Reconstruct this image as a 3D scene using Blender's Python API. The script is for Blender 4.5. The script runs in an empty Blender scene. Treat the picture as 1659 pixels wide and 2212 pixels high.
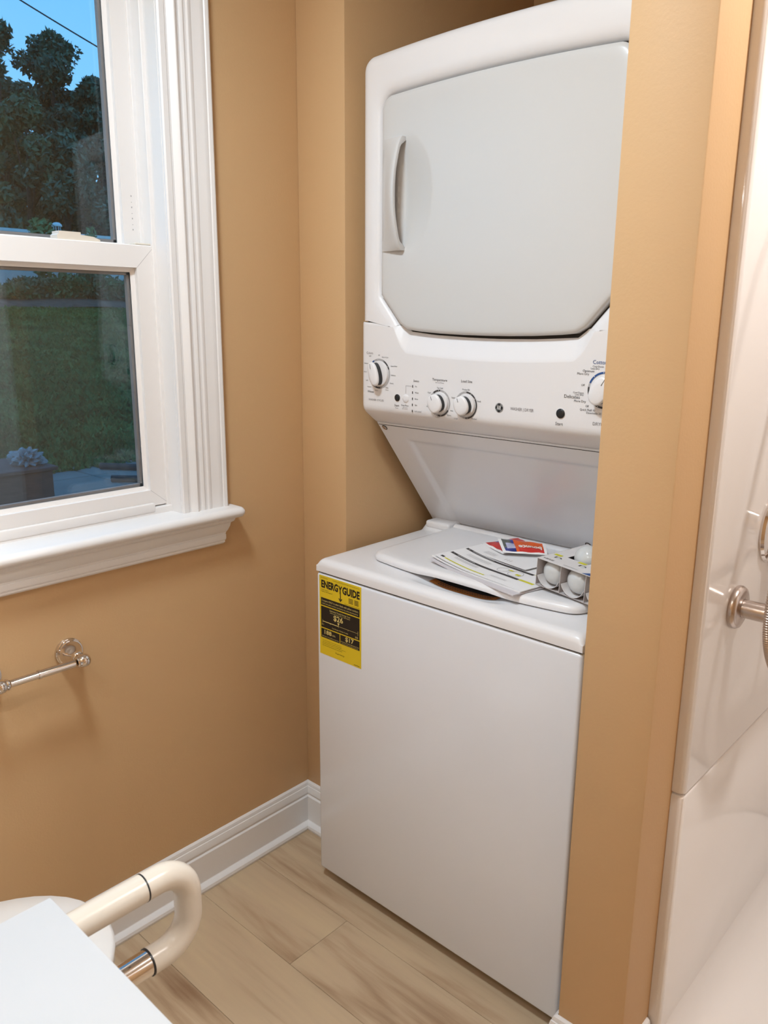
import bpy, bmesh, math, random
import numpy as np
from mathutils import Vector, Matrix
random.seed(7); rng = np.random.default_rng(7)
S = bpy.context.scene
COL = S.collection
PI = math.pi

# ------------------------------------------------------------------ camera
CAM = Vector((1.4937, -1.3337, 1.3905))
yaw, pitch, roll = math.radians(42.329), math.radians(13.749), math.radians(0.456)
fwd = Vector((-math.sin(yaw)*math.cos(pitch), math.cos(yaw)*math.cos(pitch), -math.sin(pitch)))
rgt = Vector((math.cos(yaw), math.sin(yaw), 0)); upv = rgt.cross(fwd)
r2 = rgt*math.cos(roll) + upv*math.sin(roll); u2 = r2.cross(fwd)
cd = bpy.data.cameras.new('camera'); cam = bpy.data.objects.new('camera', cd); COL.objects.link(cam)
cd.sensor_fit = 'HORIZONTAL'; cd.sensor_width = 36; cd.lens = 36*1730.6/1659
cd.dof.use_dof = True; cd.dof.focus_distance = 2.2; cd.dof.aperture_fstop = 16
cd.clip_start = .02; cd.clip_end = 300
M = Matrix.Identity(4)
for i in range(3):
    M[i][0], M[i][1], M[i][2], M[i][3] = r2[i], u2[i], -fwd[i], CAM[i]
cam.matrix_world = M
S.camera = cam

# ------------------------------------------------------------------ world (dusk sky)
w = bpy.data.worlds.new('dusk_sky'); S.world = w; w.use_nodes = True
nt = w.node_tree; nt.nodes.clear()
bg = nt.nodes.new('ShaderNodeBackground'); out = nt.nodes.new('ShaderNodeOutputWorld')
tc = nt.nodes.new('ShaderNodeTexCoord'); sp = nt.nodes.new('ShaderNodeSeparateXYZ'); rp = nt.nodes.new('ShaderNodeValToRGB')
nt.links.new(tc.outputs['Generated'], sp.inputs[0]); nt.links.new(sp.outputs['Z'], rp.inputs[0])
rp.color_ramp.elements[0].position = 0.0; rp.color_ramp.elements[0].color = (.26, .62, .95, 1)
rp.color_ramp.elements[1].position = .5; rp.color_ramp.elements[1].color = (.10, .40, .85, 1)
nt.links.new(rp.outputs[0], bg.inputs[0]); bg.inputs[1].default_value = 1.45
nt.links.new(bg.outputs[0], out.inputs[0])

# ------------------------------------------------------------------ exposure
S.view_settings.view_transform = 'Standard'; S.view_settings.look = 'None'
S.view_settings.exposure = 0.0; S.view_settings.gamma = 1.0; S.view_settings.use_curve_mapping = False

# ------------------------------------------------------------------ lamps of the room
def lamp(name, kind, loc, power, color, size=.1, rot=(0, 0, 0), **kw):
    l = bpy.data.lights.new(name, kind); l.energy = power; l.color = color
    if kind == 'AREA':
        l.shape = 'DISK'; l.size = size
    else:
        l.shadow_soft_size = size
    for k, v in kw.items(): setattr(l, k, v)
    o = bpy.data.objects.new(name, l); COL.objects.link(o); o.location = loc; o.rotation_euler = rot
    return o
WARM = (1.0, .90, .80)
CEIL_LAMP = (.62,-.95, 2.40)
SHOWER_LAMP = (1.6,.1, 2.415)
VANITY_X = (.86, 1.06, 1.26)
lamp('ceiling_lamp_light', 'AREA', (CEIL_LAMP[0], CEIL_LAMP[1], 2.335), 20, (.76, .90, 1.0), .26)
lamp('shower_lamp_light', 'AREA', (SHOWER_LAMP[0], SHOWER_LAMP[1], 2.405), 22, (.95, .93, .91), .14)
for i, vx in enumerate(VANITY_X):
    lamp('vanity_bulb_light', 'POINT', (vx, -1.46, 1.965), 3.5, (.77, .91, 1.02), .03)

# ------------------------------------------------------------------ materials
def lin(c):
    return tuple((x/12.92 if x <= .04045 else ((x+.055)/1.055)**2.4) for x in [v/255 for v in c]) + (1,)
def mat(name, col, rough=.5, metal=0, var=.03, scale=6, bump=0, bscale=80, spec=.5, coat=0, stretch=None, trans=0):
    m = bpy.data.materials.new(name); m.use_nodes = True
    n = m.node_tree.nodes; l = m.node_tree.links; b = n['Principled BSDF']
    if len(col) == 3: col = tuple(col) + (1,)
    b.inputs['Roughness'].default_value = rough; b.inputs['Metallic'].default_value = metal
    b.inputs['Specular IOR Level'].default_value = spec
    if coat: b.inputs['Coat Weight'].default_value = coat; b.inputs['Coat Roughness'].default_value = .08
    if trans: b.inputs['Transmission Weight'].default_value = trans
    t = n.new('ShaderNodeTexCoord'); mp = n.new('ShaderNodeMapping'); l.new(t.outputs['Object'], mp.inputs[0])
    if stretch: mp.inputs['Scale'].default_value = stretch
    ns = n.new('ShaderNodeTexNoise'); ns.inputs['Scale'].default_value = scale; ns.inputs['Detail'].default_value = 4
    l.new(mp.outputs[0], ns.inputs['Vector'])
    r = n.new('ShaderNodeValToRGB'); l.new(ns.outputs['Fac'], r.inputs[0])
    r.color_ramp.elements[0].position = .3; r.color_ramp.elements[1].position = .7
    r.color_ramp.elements[0].color = tuple(max(0, c*(1-var)) for c in col[:3]) + (1,)
    r.color_ramp.elements[1].color = tuple(min(1, c*(1+var)) for c in col[:3]) + (1,)
    l.new(r.outputs[0], b.inputs['Base Color'])
    if bump:
        n2 = n.new('ShaderNodeTexNoise'); n2.inputs['Scale'].default_value = bscale; n2.inputs['Detail'].default_value = 3
        l.new(t.outputs['Object'], n2.inputs['Vector'])
        bp = n.new('ShaderNodeBump'); bp.inputs['Strength'].default_value = bump; bp.inputs['Distance'].default_value = .002
        l.new(n2.outputs['Fac'], bp.inputs['Height']); l.new(bp.outputs[0], b.inputs['Normal'])
    return m
MT = {}
MT['wall'] = mat('tan_wall_paint', (.585, .375, .195), .55, var=.012, scale=3, bump=.12, bscale=220, spec=.3)
MT['ceiling'] = mat('white_ceiling_paint', (.88, .87, .86), .8, var=.01, bump=.2, bscale=120)
MT['trim'] = mat('white_trim_paint', (.79, .765, .755), .35, var=.01, scale=4)
MT['vinyl'] = mat('white_window_vinyl', (.80, .765, .745), .4, var=.012, scale=5)
MT['enamel'] = mat('white_appliance_enamel', (.775, .785, .825), .22, var=.006, scale=3, coat=.3)
MT['plastic'] = mat('white_appliance_plastic', (.80, .78, .785), .3, var=.006, scale=3)
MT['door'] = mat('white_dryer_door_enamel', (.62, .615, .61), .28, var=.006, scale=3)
MT['dark'] = mat('black_plastic', (.012, .012, .013), .4)
MT['gap'] = mat('dark_seam_shadow_gasket', (.03, .026, .024), .8)
MT['ink'] = mat('dark_grey_print', (.05, .045, .045), .6)
MT['ink_grey'] = mat('mid_grey_print', (.22, .20, .20), .6)
MT['ink_light'] = mat('light_grey_print', (.42, .40, .40), .5)
MT['blue'] = mat('blue_print', (.01, .07, .25), .5)
MT['white_print'] = mat('white_print', (.75, .74, .72), .5)
MT['yellow'] = mat('yellow_label_paper', (.72, .52, .015), .55, var=.03, scale=12)
MT['label_black'] = mat('black_label_print', (.012, .008, .006), .55)
MT['label_pale'] = mat('pale_yellow_print', (.72, .58, .2), .55)
MT['orange'] = mat('orange_sticker', (.50, .17, .03), .5, var=.08, scale=60)
MT['chrome'] = mat('polished_chrome', (.72, .68, .65), .08, 1, var=.01)
MT['nickel'] = mat('brushed_nickel', (.56, .49, .45), .26, 1, var=.05, scale=40, stretch=(1, 1, 8))
MT['cream'] = mat('cream_nylon', (.70, .63, .54), .28, var=.01)
MT['porcelain'] = mat('white_porcelain', (.72, .70, .68), .12, var=.006)
MT['counter'] = mat('white_counter_laminate', (.52, .525, .535), .45, var=.008)
MT['cabinet'] = mat('white_cabinet_paint', (.72, .71, .70), .4, var=.01)
MT['gelcoat'] = mat('glossy_white_shower_gelcoat', (.78, .74, .715), .1, var=.008, scale=2, coat=.4)
MT['paper'] = mat('white_paper', (.82, .80, .80), .7, var=.01, scale=30)
MT['paper_grey'] = mat('thin_grey_paper', (.62, .58, .60), .75, var=.02, scale=30)
MT['pyellow'] = mat('lime_yellow_print', (.62, .58, .03), .6)
MT['red'] = mat('red_pouch_foil', (.55, .02, .015), .32, var=.18, scale=30)
MT['redorange'] = mat('orange_red_pouch_print', (.66, .10, .015), .34, var=.3, scale=25)
MT['pouch_blue'] = mat('blue_pouch_print', (.02, .03, .22), .35, var=.3, scale=60)
MT['pouch_grey'] = mat('grey_green_pouch_print', (.09, .10, .09), .4, var=.5, scale=90)
MT['pouch_pale'] = mat('pale_lilac_pouch_print', (.45, .45, .62), .4, var=.2, scale=60)
MT['card'] = mat('white_carton_board', (.70, .665, .66), .65, var=.015, scale=20)
MT['card_in'] = mat('grey_carton_inside', (.52, .47, .46), .75, var=.03, scale=20)
MT['bulb'] = mat('frosted_bulb_glass', (.60, .61, .61), .12, var=.01)
MT['bulb_base'] = mat('bulb_white_collar', (.6, .6, .6), .4)
MT['bark'] = mat('dark_bark', (.05, .04, .03), .9, var=.4, scale=8)
MT['fence'] = mat('white_vinyl_fence', (.62, .64, .66), .6, var=.05, scale=3)
MT['hose'] = mat('hose_steel', (.50, .43, .38), .3, 1, var=.05)
MT['deckboard'] = mat('grey_concrete_paving', (.22, .20, .18), .9, var=.12, scale=3)
MT['crate'] = mat('dark_brown_stained_wood', (.11, .05, .04), .6, var=.3, scale=7, stretch=(1, 1, 6))
MT['tarp'] = mat('crumpled_clear_plastic', (.26, .27, .27), .2, var=.25, scale=15)
MT['soil'] = mat('brown_garden_soil', (.10, .075, .055), .95, var=.4, scale=4)
MT['wire'] = mat('black_cable', (.02, .02, .022), .7)
MT['pole'] = mat('weathered_pole_wood', (.12, .09, .07), .9, var=.2)
MT['house'] = mat('pale_house_siding', (.45, .45, .45), .8)

def leafmat(name, a, b_):
    m = mat(name, a, .75, var=.0)
    n = m.node_tree.nodes; l = m.node_tree.links
    r = [x for x in n if x.type == 'VALTORGB'][0]
    r.color_ramp.elements[0].color = a + (1,); r.color_ramp.elements[1].color = b_ + (1,)
    [x for x in n if x.type == 'TEX_NOISE'][0].inputs['Scale'].default_value = 1.3
    return m
MT['leaf'] = leafmat('dusk_tree_leaves', (.055, .085, .055), (.095, .145, .085))
MT['leaf2'] = leafmat('olive_tree_leaves', (.075, .10, .055), (.12, .17, .08))
MT['leaf3'] = leafmat('fresh_green_leaves', (.06, .13, .05), (.12, .22, .08))

def lawn_material():
    m = bpy.data.materials.new('mown_lawn'); m.use_nodes = True
    n = m.node_tree.nodes; l = m.node_tree.links; b = n['Principled BSDF']; b.inputs['Roughness'].default_value = .95
    b.inputs['Specular IOR Level'].default_value = .1
    t = n.new('ShaderNodeTexCoord')
    n1 = n.new('ShaderNodeTexNoise'); n1.inputs['Scale'].default_value = .9; n1.inputs['Detail'].default_value = 6
    n2 = n.new('ShaderNodeTexNoise'); n2.inputs['Scale'].default_value = 9; n2.inputs['Detail'].default_value = 8; n2.inputs['Roughness'].default_value = .75
    l.new(t.outputs['Object'], n1.inputs['Vector']); l.new(t.outputs['Object'], n2.inputs['Vector'])
    mx = n.new('ShaderNodeMix'); mx.data_type = 'FLOAT'; mx.inputs[0].default_value = .6
    l.new(n1.outputs['Fac'], mx.inputs[2]); l.new(n2.outputs['Fac'], mx.inputs[3])
    r = n.new('ShaderNodeValToRGB'); l.new(mx.outputs[0], r.inputs[0])
    r.color_ramp.elements[0].position = .38; r.color_ramp.elements[1].position = .64
    r.color_ramp.elements[0].color = (.04, .11, .03, 1); r.color_ramp.elements[1].color = (.15, .30, .09, 1)
    l.new(r.outputs[0], b.inputs['Base Color'])
    bp = n.new('ShaderNodeBump'); bp.inputs['Strength'].default_value = .8; bp.inputs['Distance'].default_value = .05
    l.new(n2.outputs['Fac'], bp.inputs['Height']); l.new(bp.outputs[0], b.inputs['Normal'])
    return m
MT['lawn'] = lawn_material()

def plank_material():
    m = bpy.data.materials.new('light_oak_vinyl_plank'); m.use_nodes = True
    n = m.node_tree.nodes; l = m.node_tree.links; b = n['Principled BSDF']; b.inputs['Roughness'].default_value = .42
    b.inputs['Specular IOR Level'].default_value = .35
    t = n.new('ShaderNodeTexCoord'); oi = n.new('ShaderNodeObjectInfo')
    off = n.new('ShaderNodeVectorMath'); off.operation = 'SCALE'; off.inputs[0].default_value = (17, 11, 5)
    l.new(oi.outputs['Random'], off.inputs['Scale'])
    ad = n.new('ShaderNodeVectorMath'); l.new(t.outputs['Object'], ad.inputs[0]); l.new(off.outputs[0], ad.inputs[1])
    mp = n.new('ShaderNodeMapping'); mp.inputs['Scale'].default_value = (.9, 6.5, 1); l.new(ad.outputs[0], mp.inputs[0])
    a = n.new('ShaderNodeTexNoise'); a.inputs['Scale'].default_value = 1.6; a.inputs['Detail'].default_value = 5; a.inputs['Distortion'].default_value = 1.1
    l.new(mp.outputs[0], a.inputs['Vector'])
    mp2 = n.new('ShaderNodeMapping'); mp2.inputs['Scale'].default_value = (2.2, 26, 1); l.new(ad.outputs[0], mp2.inputs[0])
    c = n.new('ShaderNodeTexNoise'); c.inputs['Scale'].default_value = 2.2; c.inputs['Detail'].default_value = 6
    l.new(mp2.outputs[0], c.inputs['Vector'])
    mx = n.new('ShaderNodeMix'); mx.data_type = 'FLOAT'; mx.inputs[0].default_value = .32
    l.new(a.outputs['Fac'], mx.inputs[2]); l.new(c.outputs['Fac'], mx.inputs[3])
    r = n.new('ShaderNodeValToRGB'); l.new(mx.outputs[0], r.inputs[0])
    e = r.color_ramp.elements; e[0].position = .30; e[0].color = (.27, .16, .09, 1)
    e[1].position = .68; e[1].color = (.58, .44, .28, 1)
    q = e.new(.42); q.color = (.44, .31, .195, 1)
    q = e.new(.52); q.color = (.53, .395, .26, 1)
    l.new(r.outputs[0], b.inputs['Base Color'])
    bp = n.new('ShaderNodeBump'); bp.inputs['Strength'].default_value = .12; bp.inputs['Distance'].default_value = .001
    l.new(c.outputs['Fac'], bp.inputs['Height']); l.new(bp.outputs[0], b.inputs['Normal'])
    return m
MT['plank'] = plank_material()

def glass_material(name, f0, tint=(1, 1, 1)):
    m = bpy.data.materials.new(name); m.use_nodes = True
    n = m.node_tree.nodes; l = m.node_tree.links; n.clear()
    o = n.new('ShaderNodeOutputMaterial'); tr = n.new('ShaderNodeBsdfTransparent'); g = n.new('ShaderNodeBsdfGlossy')
    tr.inputs[0].default_value = tint + (1,); g.inputs['Roughness'].default_value = .015
    lw = n.new('ShaderNodeLayerWeight'); lw.inputs[0].default_value = .5
    p = n.new('ShaderNodeMath'); p.operation = 'POWER'; p.inputs[1].default_value = 5; l.new(lw.outputs['Facing'], p.inputs[0])
    a = n.new('ShaderNodeMath'); a.operation = 'MULTIPLY_ADD'; a.inputs[1].default_value = 1-f0; a.inputs[2].default_value = f0
    l.new(p.outputs[0], a.inputs[0])
    mx = n.new('ShaderNodeMixShader'); l.new(a.outputs[0], mx.inputs[0]); l.new(tr.outputs[0], mx.inputs[1]); l.new(g.outputs[0], mx.inputs[2])
    l.new(mx.outputs[0], o.inputs[0]); return m
MT['glass'] = glass_material('window_glass', .052, (.94, .96, .96))

def screen_material():
    m = bpy.data.materials.new('insect_screen_mesh'); m.use_nodes = True
    n = m.node_tree.nodes; l = m.node_tree.links; n.clear()
    o = n.new('ShaderNodeOutputMaterial'); tr = n.new('ShaderNodeBsdfTransparent'); d = n.new('ShaderNodeBsdfDiffuse')
    d.inputs[0].default_value = (.10, .10, .11, 1)
    t = n.new('ShaderNodeTexCoord'); ns = n.new('ShaderNodeTexNoise'); ns.inputs['Scale'].default_value = 9; l.new(t.outputs['Object'], ns.inputs['Vector'])
    mr = n.new('ShaderNodeMapRange'); mr.inputs['To Min'].default_value = .26; mr.inputs['To Max'].default_value = .34; l.new(ns.outputs['Fac'], mr.inputs[0])
    mx = n.new('ShaderNodeMixShader'); l.new(mr.outputs[0], mx.inputs[0]); l.new(tr.outputs[0], mx.inputs[1]); l.new(d.outputs[0], mx.inputs[2])
    l.new(mx.outputs[0], o.inputs[0]); return m
MT['screen'] = screen_material()

def emit_material(name, col, st):
    m = bpy.data.materials.new(name); m.use_nodes = True
    b = m.node_tree.nodes['Principled BSDF']; b.inputs['Base Color'].default_value = col + (1,)
    b.inputs['Emission Color'].default_value = col + (1,); b.inputs['Emission Strength'].default_value = st
    return m
MT['lamp_glass'] = emit_material('lit_lamp_diffuser', (1, .94, .86), 2.0)

# ------------------------------------------------------------------ helpers
ORG = {}
def thing(name, label=None, cat=None, loc=(0, 0, 0), group=None, kind=None):
    o = bpy.data.objects.new(name, None); COL.objects.link(o); o.location = loc; o.empty_display_size = .05
    ORG[o.name] = Vector(loc); tag(o, label, cat, group, kind); return o
def tag(o, label=None, cat=None, group=None, kind=None):
    for k, v in (('label', label), ('category', cat), ('group', group), ('kind', kind)):
        if v: o[k] = v
    return o
def obj(name, bm, m, parent=None, label=None, cat=None, group=None, kind=None, angle=35, origin=None, smooth=True, normals=True):
    """bm is in world coordinates; the object takes the origin of its thing"""
    if isinstance(m, str): m = [m]
    org = ORG[parent.name] if parent is not None else Vector(origin or (0, 0, 0))
    if org.length: bmesh.ops.translate(bm, verts=bm.verts, vec=-org)
    if normals: bmesh.ops.recalc_face_normals(bm, faces=bm.faces)
    me = bpy.data.meshes.new(name); bm.to_mesh(me); bm.free()
    for x in m: me.materials.append(MT[x])
    if smooth:
        me.shade_smooth(); me.set_sharp_from_angle(angle=math.radians(angle))
    o = bpy.data.objects.new(name, me); COL.objects.link(o)
    if parent is not None: o.parent = parent
    else: o.location = org
    ORG[o.name] = org
    tag(o, label, cat, group, kind); return o
def NB(): return bmesh.new()
def box(bm, x0, x1, y0, y1, z0, z1, bev=0, seg=2, mi=0, mtx=None):
    r = bmesh.ops.create_cube(bm, size=1)
    vs = r['verts']
    for v in vs: v.co = Vector(((x0+x1)/2 + v.co.x*(x1-x0), (y0+y1)/2 + v.co.y*(y1-y0), (z0+z1)/2 + v.co.z*(z1-z0)))
    fs = set(f for v in vs for f in v.link_faces)
    if bev:
        es = list(set(e for v in vs for e in v.link_edges))
        rr = bmesh.ops.bevel(bm, geom=es, offset=bev, segments=seg, profile=.5, affect='EDGES')
        fs = set(rr['faces']) | set(f for v in rr['verts'] for f in v.link_faces)
    for f in fs: f.material_index = mi
    if mtx is not None:
        for v in set(v for f in fs for v in f.verts): v.co = mtx @ v.co
    return fs
def loft(bm, rings, closed=True, cap0=True, cap1=True, mi=0):
    vr = [[bm.verts.new(p) for p in r] for r in rings]
    n = len(vr[0])
    for a, b in zip(vr[:-1], vr[1:]):
        for i in range(n if closed else n-1):
            j = (i+1) % n
            try: bm.faces.new((a[i], a[j], b[j], b[i])).material_index = mi
            except ValueError: pass
    if cap0: bm.faces.new(vr[0]).material_index = mi
    if cap1: bm.faces.new(vr[-1][::-1]).material_index = mi
    return vr
def frame(ax):
    ax = Vector(ax).normalized(); h = Vector((0, 0, 1)) if abs(ax.z) < .9 else Vector((1, 0, 0))
    a = h.cross(ax).normalized(); return ax, a, ax.cross(a)
def lathe(bm, org, ax, prof, seg=32, cap0=True, cap1=True, mi=0):
    ax, a, b = frame(ax); org = Vector(org)
    rings = [[org + ax*h + (a*math.cos(t) + b*math.sin(t))*max(r, 1e-5) for t in [2*PI*i/seg for i in range(seg)]] for r, h in prof]
    return loft(bm, rings, True, cap0, cap1, mi)
def tube(bm, pts, rad, seg=16, mi=0, caps=True):
    pts = [Vector(p) for p in pts]; n = len(pts)
    rad = rad if hasattr(rad, '__len__') else [rad]*n
    t0 = (pts[1]-pts[0]).normalized(); _, a, b = frame(t0); rings = []
    prev = t0
    for i, p in enumerate(pts):
        t = ((pts[min(i+1, n-1)]-pts[max(i-1, 0)])).normalized()
        q = prev.rotation_difference(t); a = q @ a; b = q @ b; prev = t
        rings.append([p + (a*math.cos(k) + b*math.sin(k))*rad[i] for k in [2*PI*j/seg for j in range(seg)]])
    loft(bm, rings, True, caps, caps, mi)
def sweep(bm, prof, p0, p1, udir, vdir, mi=0, sh0=0, sh1=0):
    """profile (u,v) swept from p0 to p1; sh0/sh1: mitre shift along the run for each unit of u"""
    p0, p1, u, v = map(Vector, (p0, p1, udir, vdir)); d = (p1-p0).normalized()
    loft(bm, [[p0 + u*a + v*b + d*(a*sh0) for a, b in prof], [p1 + u*a + v*b + d*(a*sh1) for a, b in prof]], True, True, True, mi)
def plate(bm, pts, mi=0):
    f = bm.faces.new([bm.verts.new(p) for p in pts]); f.material_index = mi; return f
def catmull(P, n=8):
    P = [Vector(p) for p in P]; Q = [P[0]*2-P[1]] + P + [P[-1]*2-P[-2]]; o = []
    for i in range(1, len(Q)-2):
        for k in range(n):
            t = k/n; a, b, c, d = Q[i-1:i+3]
            o.append(.5*((2*b) + (c-a)*t + (2*a-5*b+4*c-d)*t*t + (3*b-a-3*c+d)*t**3))
    o.append(P[-1]); return o
_tx = {}
def text_geo(s, bold=0):
    if (s, bold) in _tx: return _tx[(s, bold)]
    c = bpy.data.curves.new('t', 'FONT'); c.body = s; c.size = 1; c.resolution_u = 2; c.align_x = 'CENTER'; c.align_y = 'CENTER'; c.offset = bold
    o = bpy.data.objects.new('t', c); COL.objects.link(o)
    dg = bpy.context.evaluated_depsgraph_get(); me = o.evaluated_get(dg).to_mesh()
    r = ([tuple(v.co) for v in me.vertices], [tuple(p.vertices) for p in me.polygons])
    o.evaluated_get(dg).to_mesh_clear(); bpy.data.objects.remove(o); bpy.data.curves.remove(c)
    _tx[(s, bold)] = r; return r
def text(bm, s, pos, h, right=(1, 0, 0), up=(0, 0, 1), width=None, align='c', mi=0, shear=0, fn=None, bold=0):
    """h: cap height; width: total width to fit"""
    vs, fs = text_geo(s, bold)
    if not vs: return
    xs = [v[0] for v in vs]; x0, x1 = min(xs), max(xs); sc = h/.69
    sx = sc if width is None else width/(x1-x0)
    cx = {'c': (x0+x1)/2, 'l': x0, 'r': x1}[align]
    pos, right, up = Vector(pos), Vector(right), Vector(up)
    nv = []
    for v in vs:
        a, b = (v[0]-cx)*sx + shear*v[1]*sc, v[1]*sc
        nv.append(bm.verts.new(fn(a, b) if fn else pos + right*a + up*b))
    for f in fs:
        try: bm.faces.new([nv[i] for i in f]).material_index = mi
        except ValueError: pass
def ring_arc(bm, c, r0, r1, a0, a1, right, up, n=14, mi=0):
    c, right, up = Vector(c), Vector(right), Vector(up); vs = []
    for i in range(n+1):
        t = math.radians(a0 + (a1-a0)*i/n); d = right*math.cos(t) + up*math.sin(t)
        vs.append((bm.verts.new(c+d*r0), bm.verts.new(c+d*r1)))
    for i in range(n): bm.faces.new((vs[i][0], vs[i+1][0], vs[i+1][1], vs[i][1])).material_index = mi
def disc(bm, c, r, right, up, n=20, mi=0, sy=1):
    c, right, up = Vector(c), Vector(right), Vector(up)
    plate(bm, [c + right*(r*math.cos(2*PI*i/n)) + up*(r*sy*math.sin(2*PI*i/n)) for i in range(n)], mi)
X, Y, Z = Vector((1, 0, 0)), Vector((0, 1, 0)), Vector((0, 0, 1))

# ================================================================== ROOM SHELL
H = 2.45
YB, XR = -1.60, 2.55          # wall behind the vanity, wall right of the shower
XA, XP, XP2, YP = .154, .914, 1.038, -.207
WY0, WY1, WZ0, WZ1 = -1.14, -.362, .963, 2.06   # window opening
b = NB(); ys = (YB-.1, WY0, WY1, .85); zs = (-.05, WZ0-.025, WZ1, H)
for i in range(3):
    for j in range(3):
        if (i, j) != (1, 1): box(b, -.14, 0, ys[i], ys[i+1], zs[j], zs[j+1])
obj('wall_left', b, 'wall', kind='structure')
b = NB(); box(b, 0.0, XA, 0, .85, -.05, H, .0025, 2); obj('wall_alcove_side', b, 'wall', kind='structure')
b = NB(); box(b, XA, XP, .72, .85, -.05, H); obj('wall_alcove_back', b, 'wall', kind='structure')
b = NB(); box(b, XP, XP2, YP, .85, -.05, H, .003, 2); obj('wall_partition', b, 'wall', kind='structure')
b = NB(); box(b, 0, XR, YB-.1, YB, -.05, H); obj('wall_back', b, 'wall', kind='structure')
b = NB(); box(b, XR, XR+.1, YB-.1, .95, -.05, H); obj('wall_right', b, 'wall', kind='structure')
b = NB(); box(b, XP2, XR, .85, .95, -.05, H); obj('wall_shower_back', b, 'wall', kind='structure')
b = NB(); box(b, -.14, XR+.1, YB-.1, .95, H, H+.1); obj('ceiling', b, 'ceiling', kind='structure')
# floor: sub floor and vinyl planks
b = NB(); box(b, -.14, XR+.1, YB-.1, .95, -.06, -.006)
floor = obj('floor', b, 'gap', kind='structure')
PW, PL = .178, 1.22
b = NB(); box(b, 0, PL-.0006, 0, PW-.0006, -.006, 0, .0006, 1)
bmesh.ops.recalc_face_normals(b, faces=b.faces)
pm = bpy.data.meshes.new('floor_plank'); b.to_mesh(pm); b.free(); pm.materials.append(MT['plank'])
row = 0; y = YB - .02
while y < .85:
    x = -.01 - [.0, .43, .86, .22, .65][row % 5]
    while x < XR:
        o = bpy.data.objects.new('plank', pm); COL.objects.link(o); o.parent = floor; o.location = (x, y, 0)
        x += PL
    y += PW; row += 1
# baseboards (profile: out from wall, up)
BASE = [(0, 0), (.026, 0), (.0275, .006), (.026, .013), (.021, .018), (.0155, .0205), (.0145, .022), (.0145, .094), (.0125, .0965), (.0105, .0975),
        (.0105, .1015), (.0125, .104), (.0125, .109), (.0105, .117), (.0095, .1215), (.0075, .1225), (.0075, .1255), (.006, .131), (.002, .1345), (0, .1345)]
b = NB(); sweep(b, BASE, (0, YB, 0), (0, 0, 0), X, Z, sh1=-1)
obj('baseboard_left', b, 'trim', kind='structure', angle=25)
b = NB(); sweep(b, BASE, (0, 0, 0), (XA+.0005, 0, 0), -Y, Z, sh0=1); obj('baseboard_alcove', b, 'trim', kind='structure', angle=25)
b = NB(); sweep(b, BASE, (XP, YP, 0), (XP2, YP, 0), -Y, Z, sh0=-1, sh1=1)
sweep(b, BASE, (XP, .1, 0), (XP, YP, 0), -X, Z, sh1=1)
sweep(b, BASE, (XP2, YP, 0), (XP2, -.10, 0), X, Z, sh0=-1); obj('baseboard_partition', b, 'trim', kind='structure', angle=25)
b = NB(); sweep(b, BASE, (0, YB, 0), (.74, YB, 0), Y, Z); obj('baseboard_back', b, 'trim', kind='structure', angle=25)

# ================================================================== WINDOW
win = thing('window_1', 'white double-hung window with fluted casing and projecting stool', None, (0, -.75, .96), kind='structure')
# jamb liner boards
b = NB(); box(b, -.139, .004, WY1-.002, WY1+.016, WZ0, WZ1)
box(b, -.139, .004, WY0-.016, WY0+.002, WZ0, WZ1); box(b, -.139, .004, WY0, WY1, WZ1-.002, WZ1+.016); obj('window_jamb', b, 'trim', win)
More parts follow.
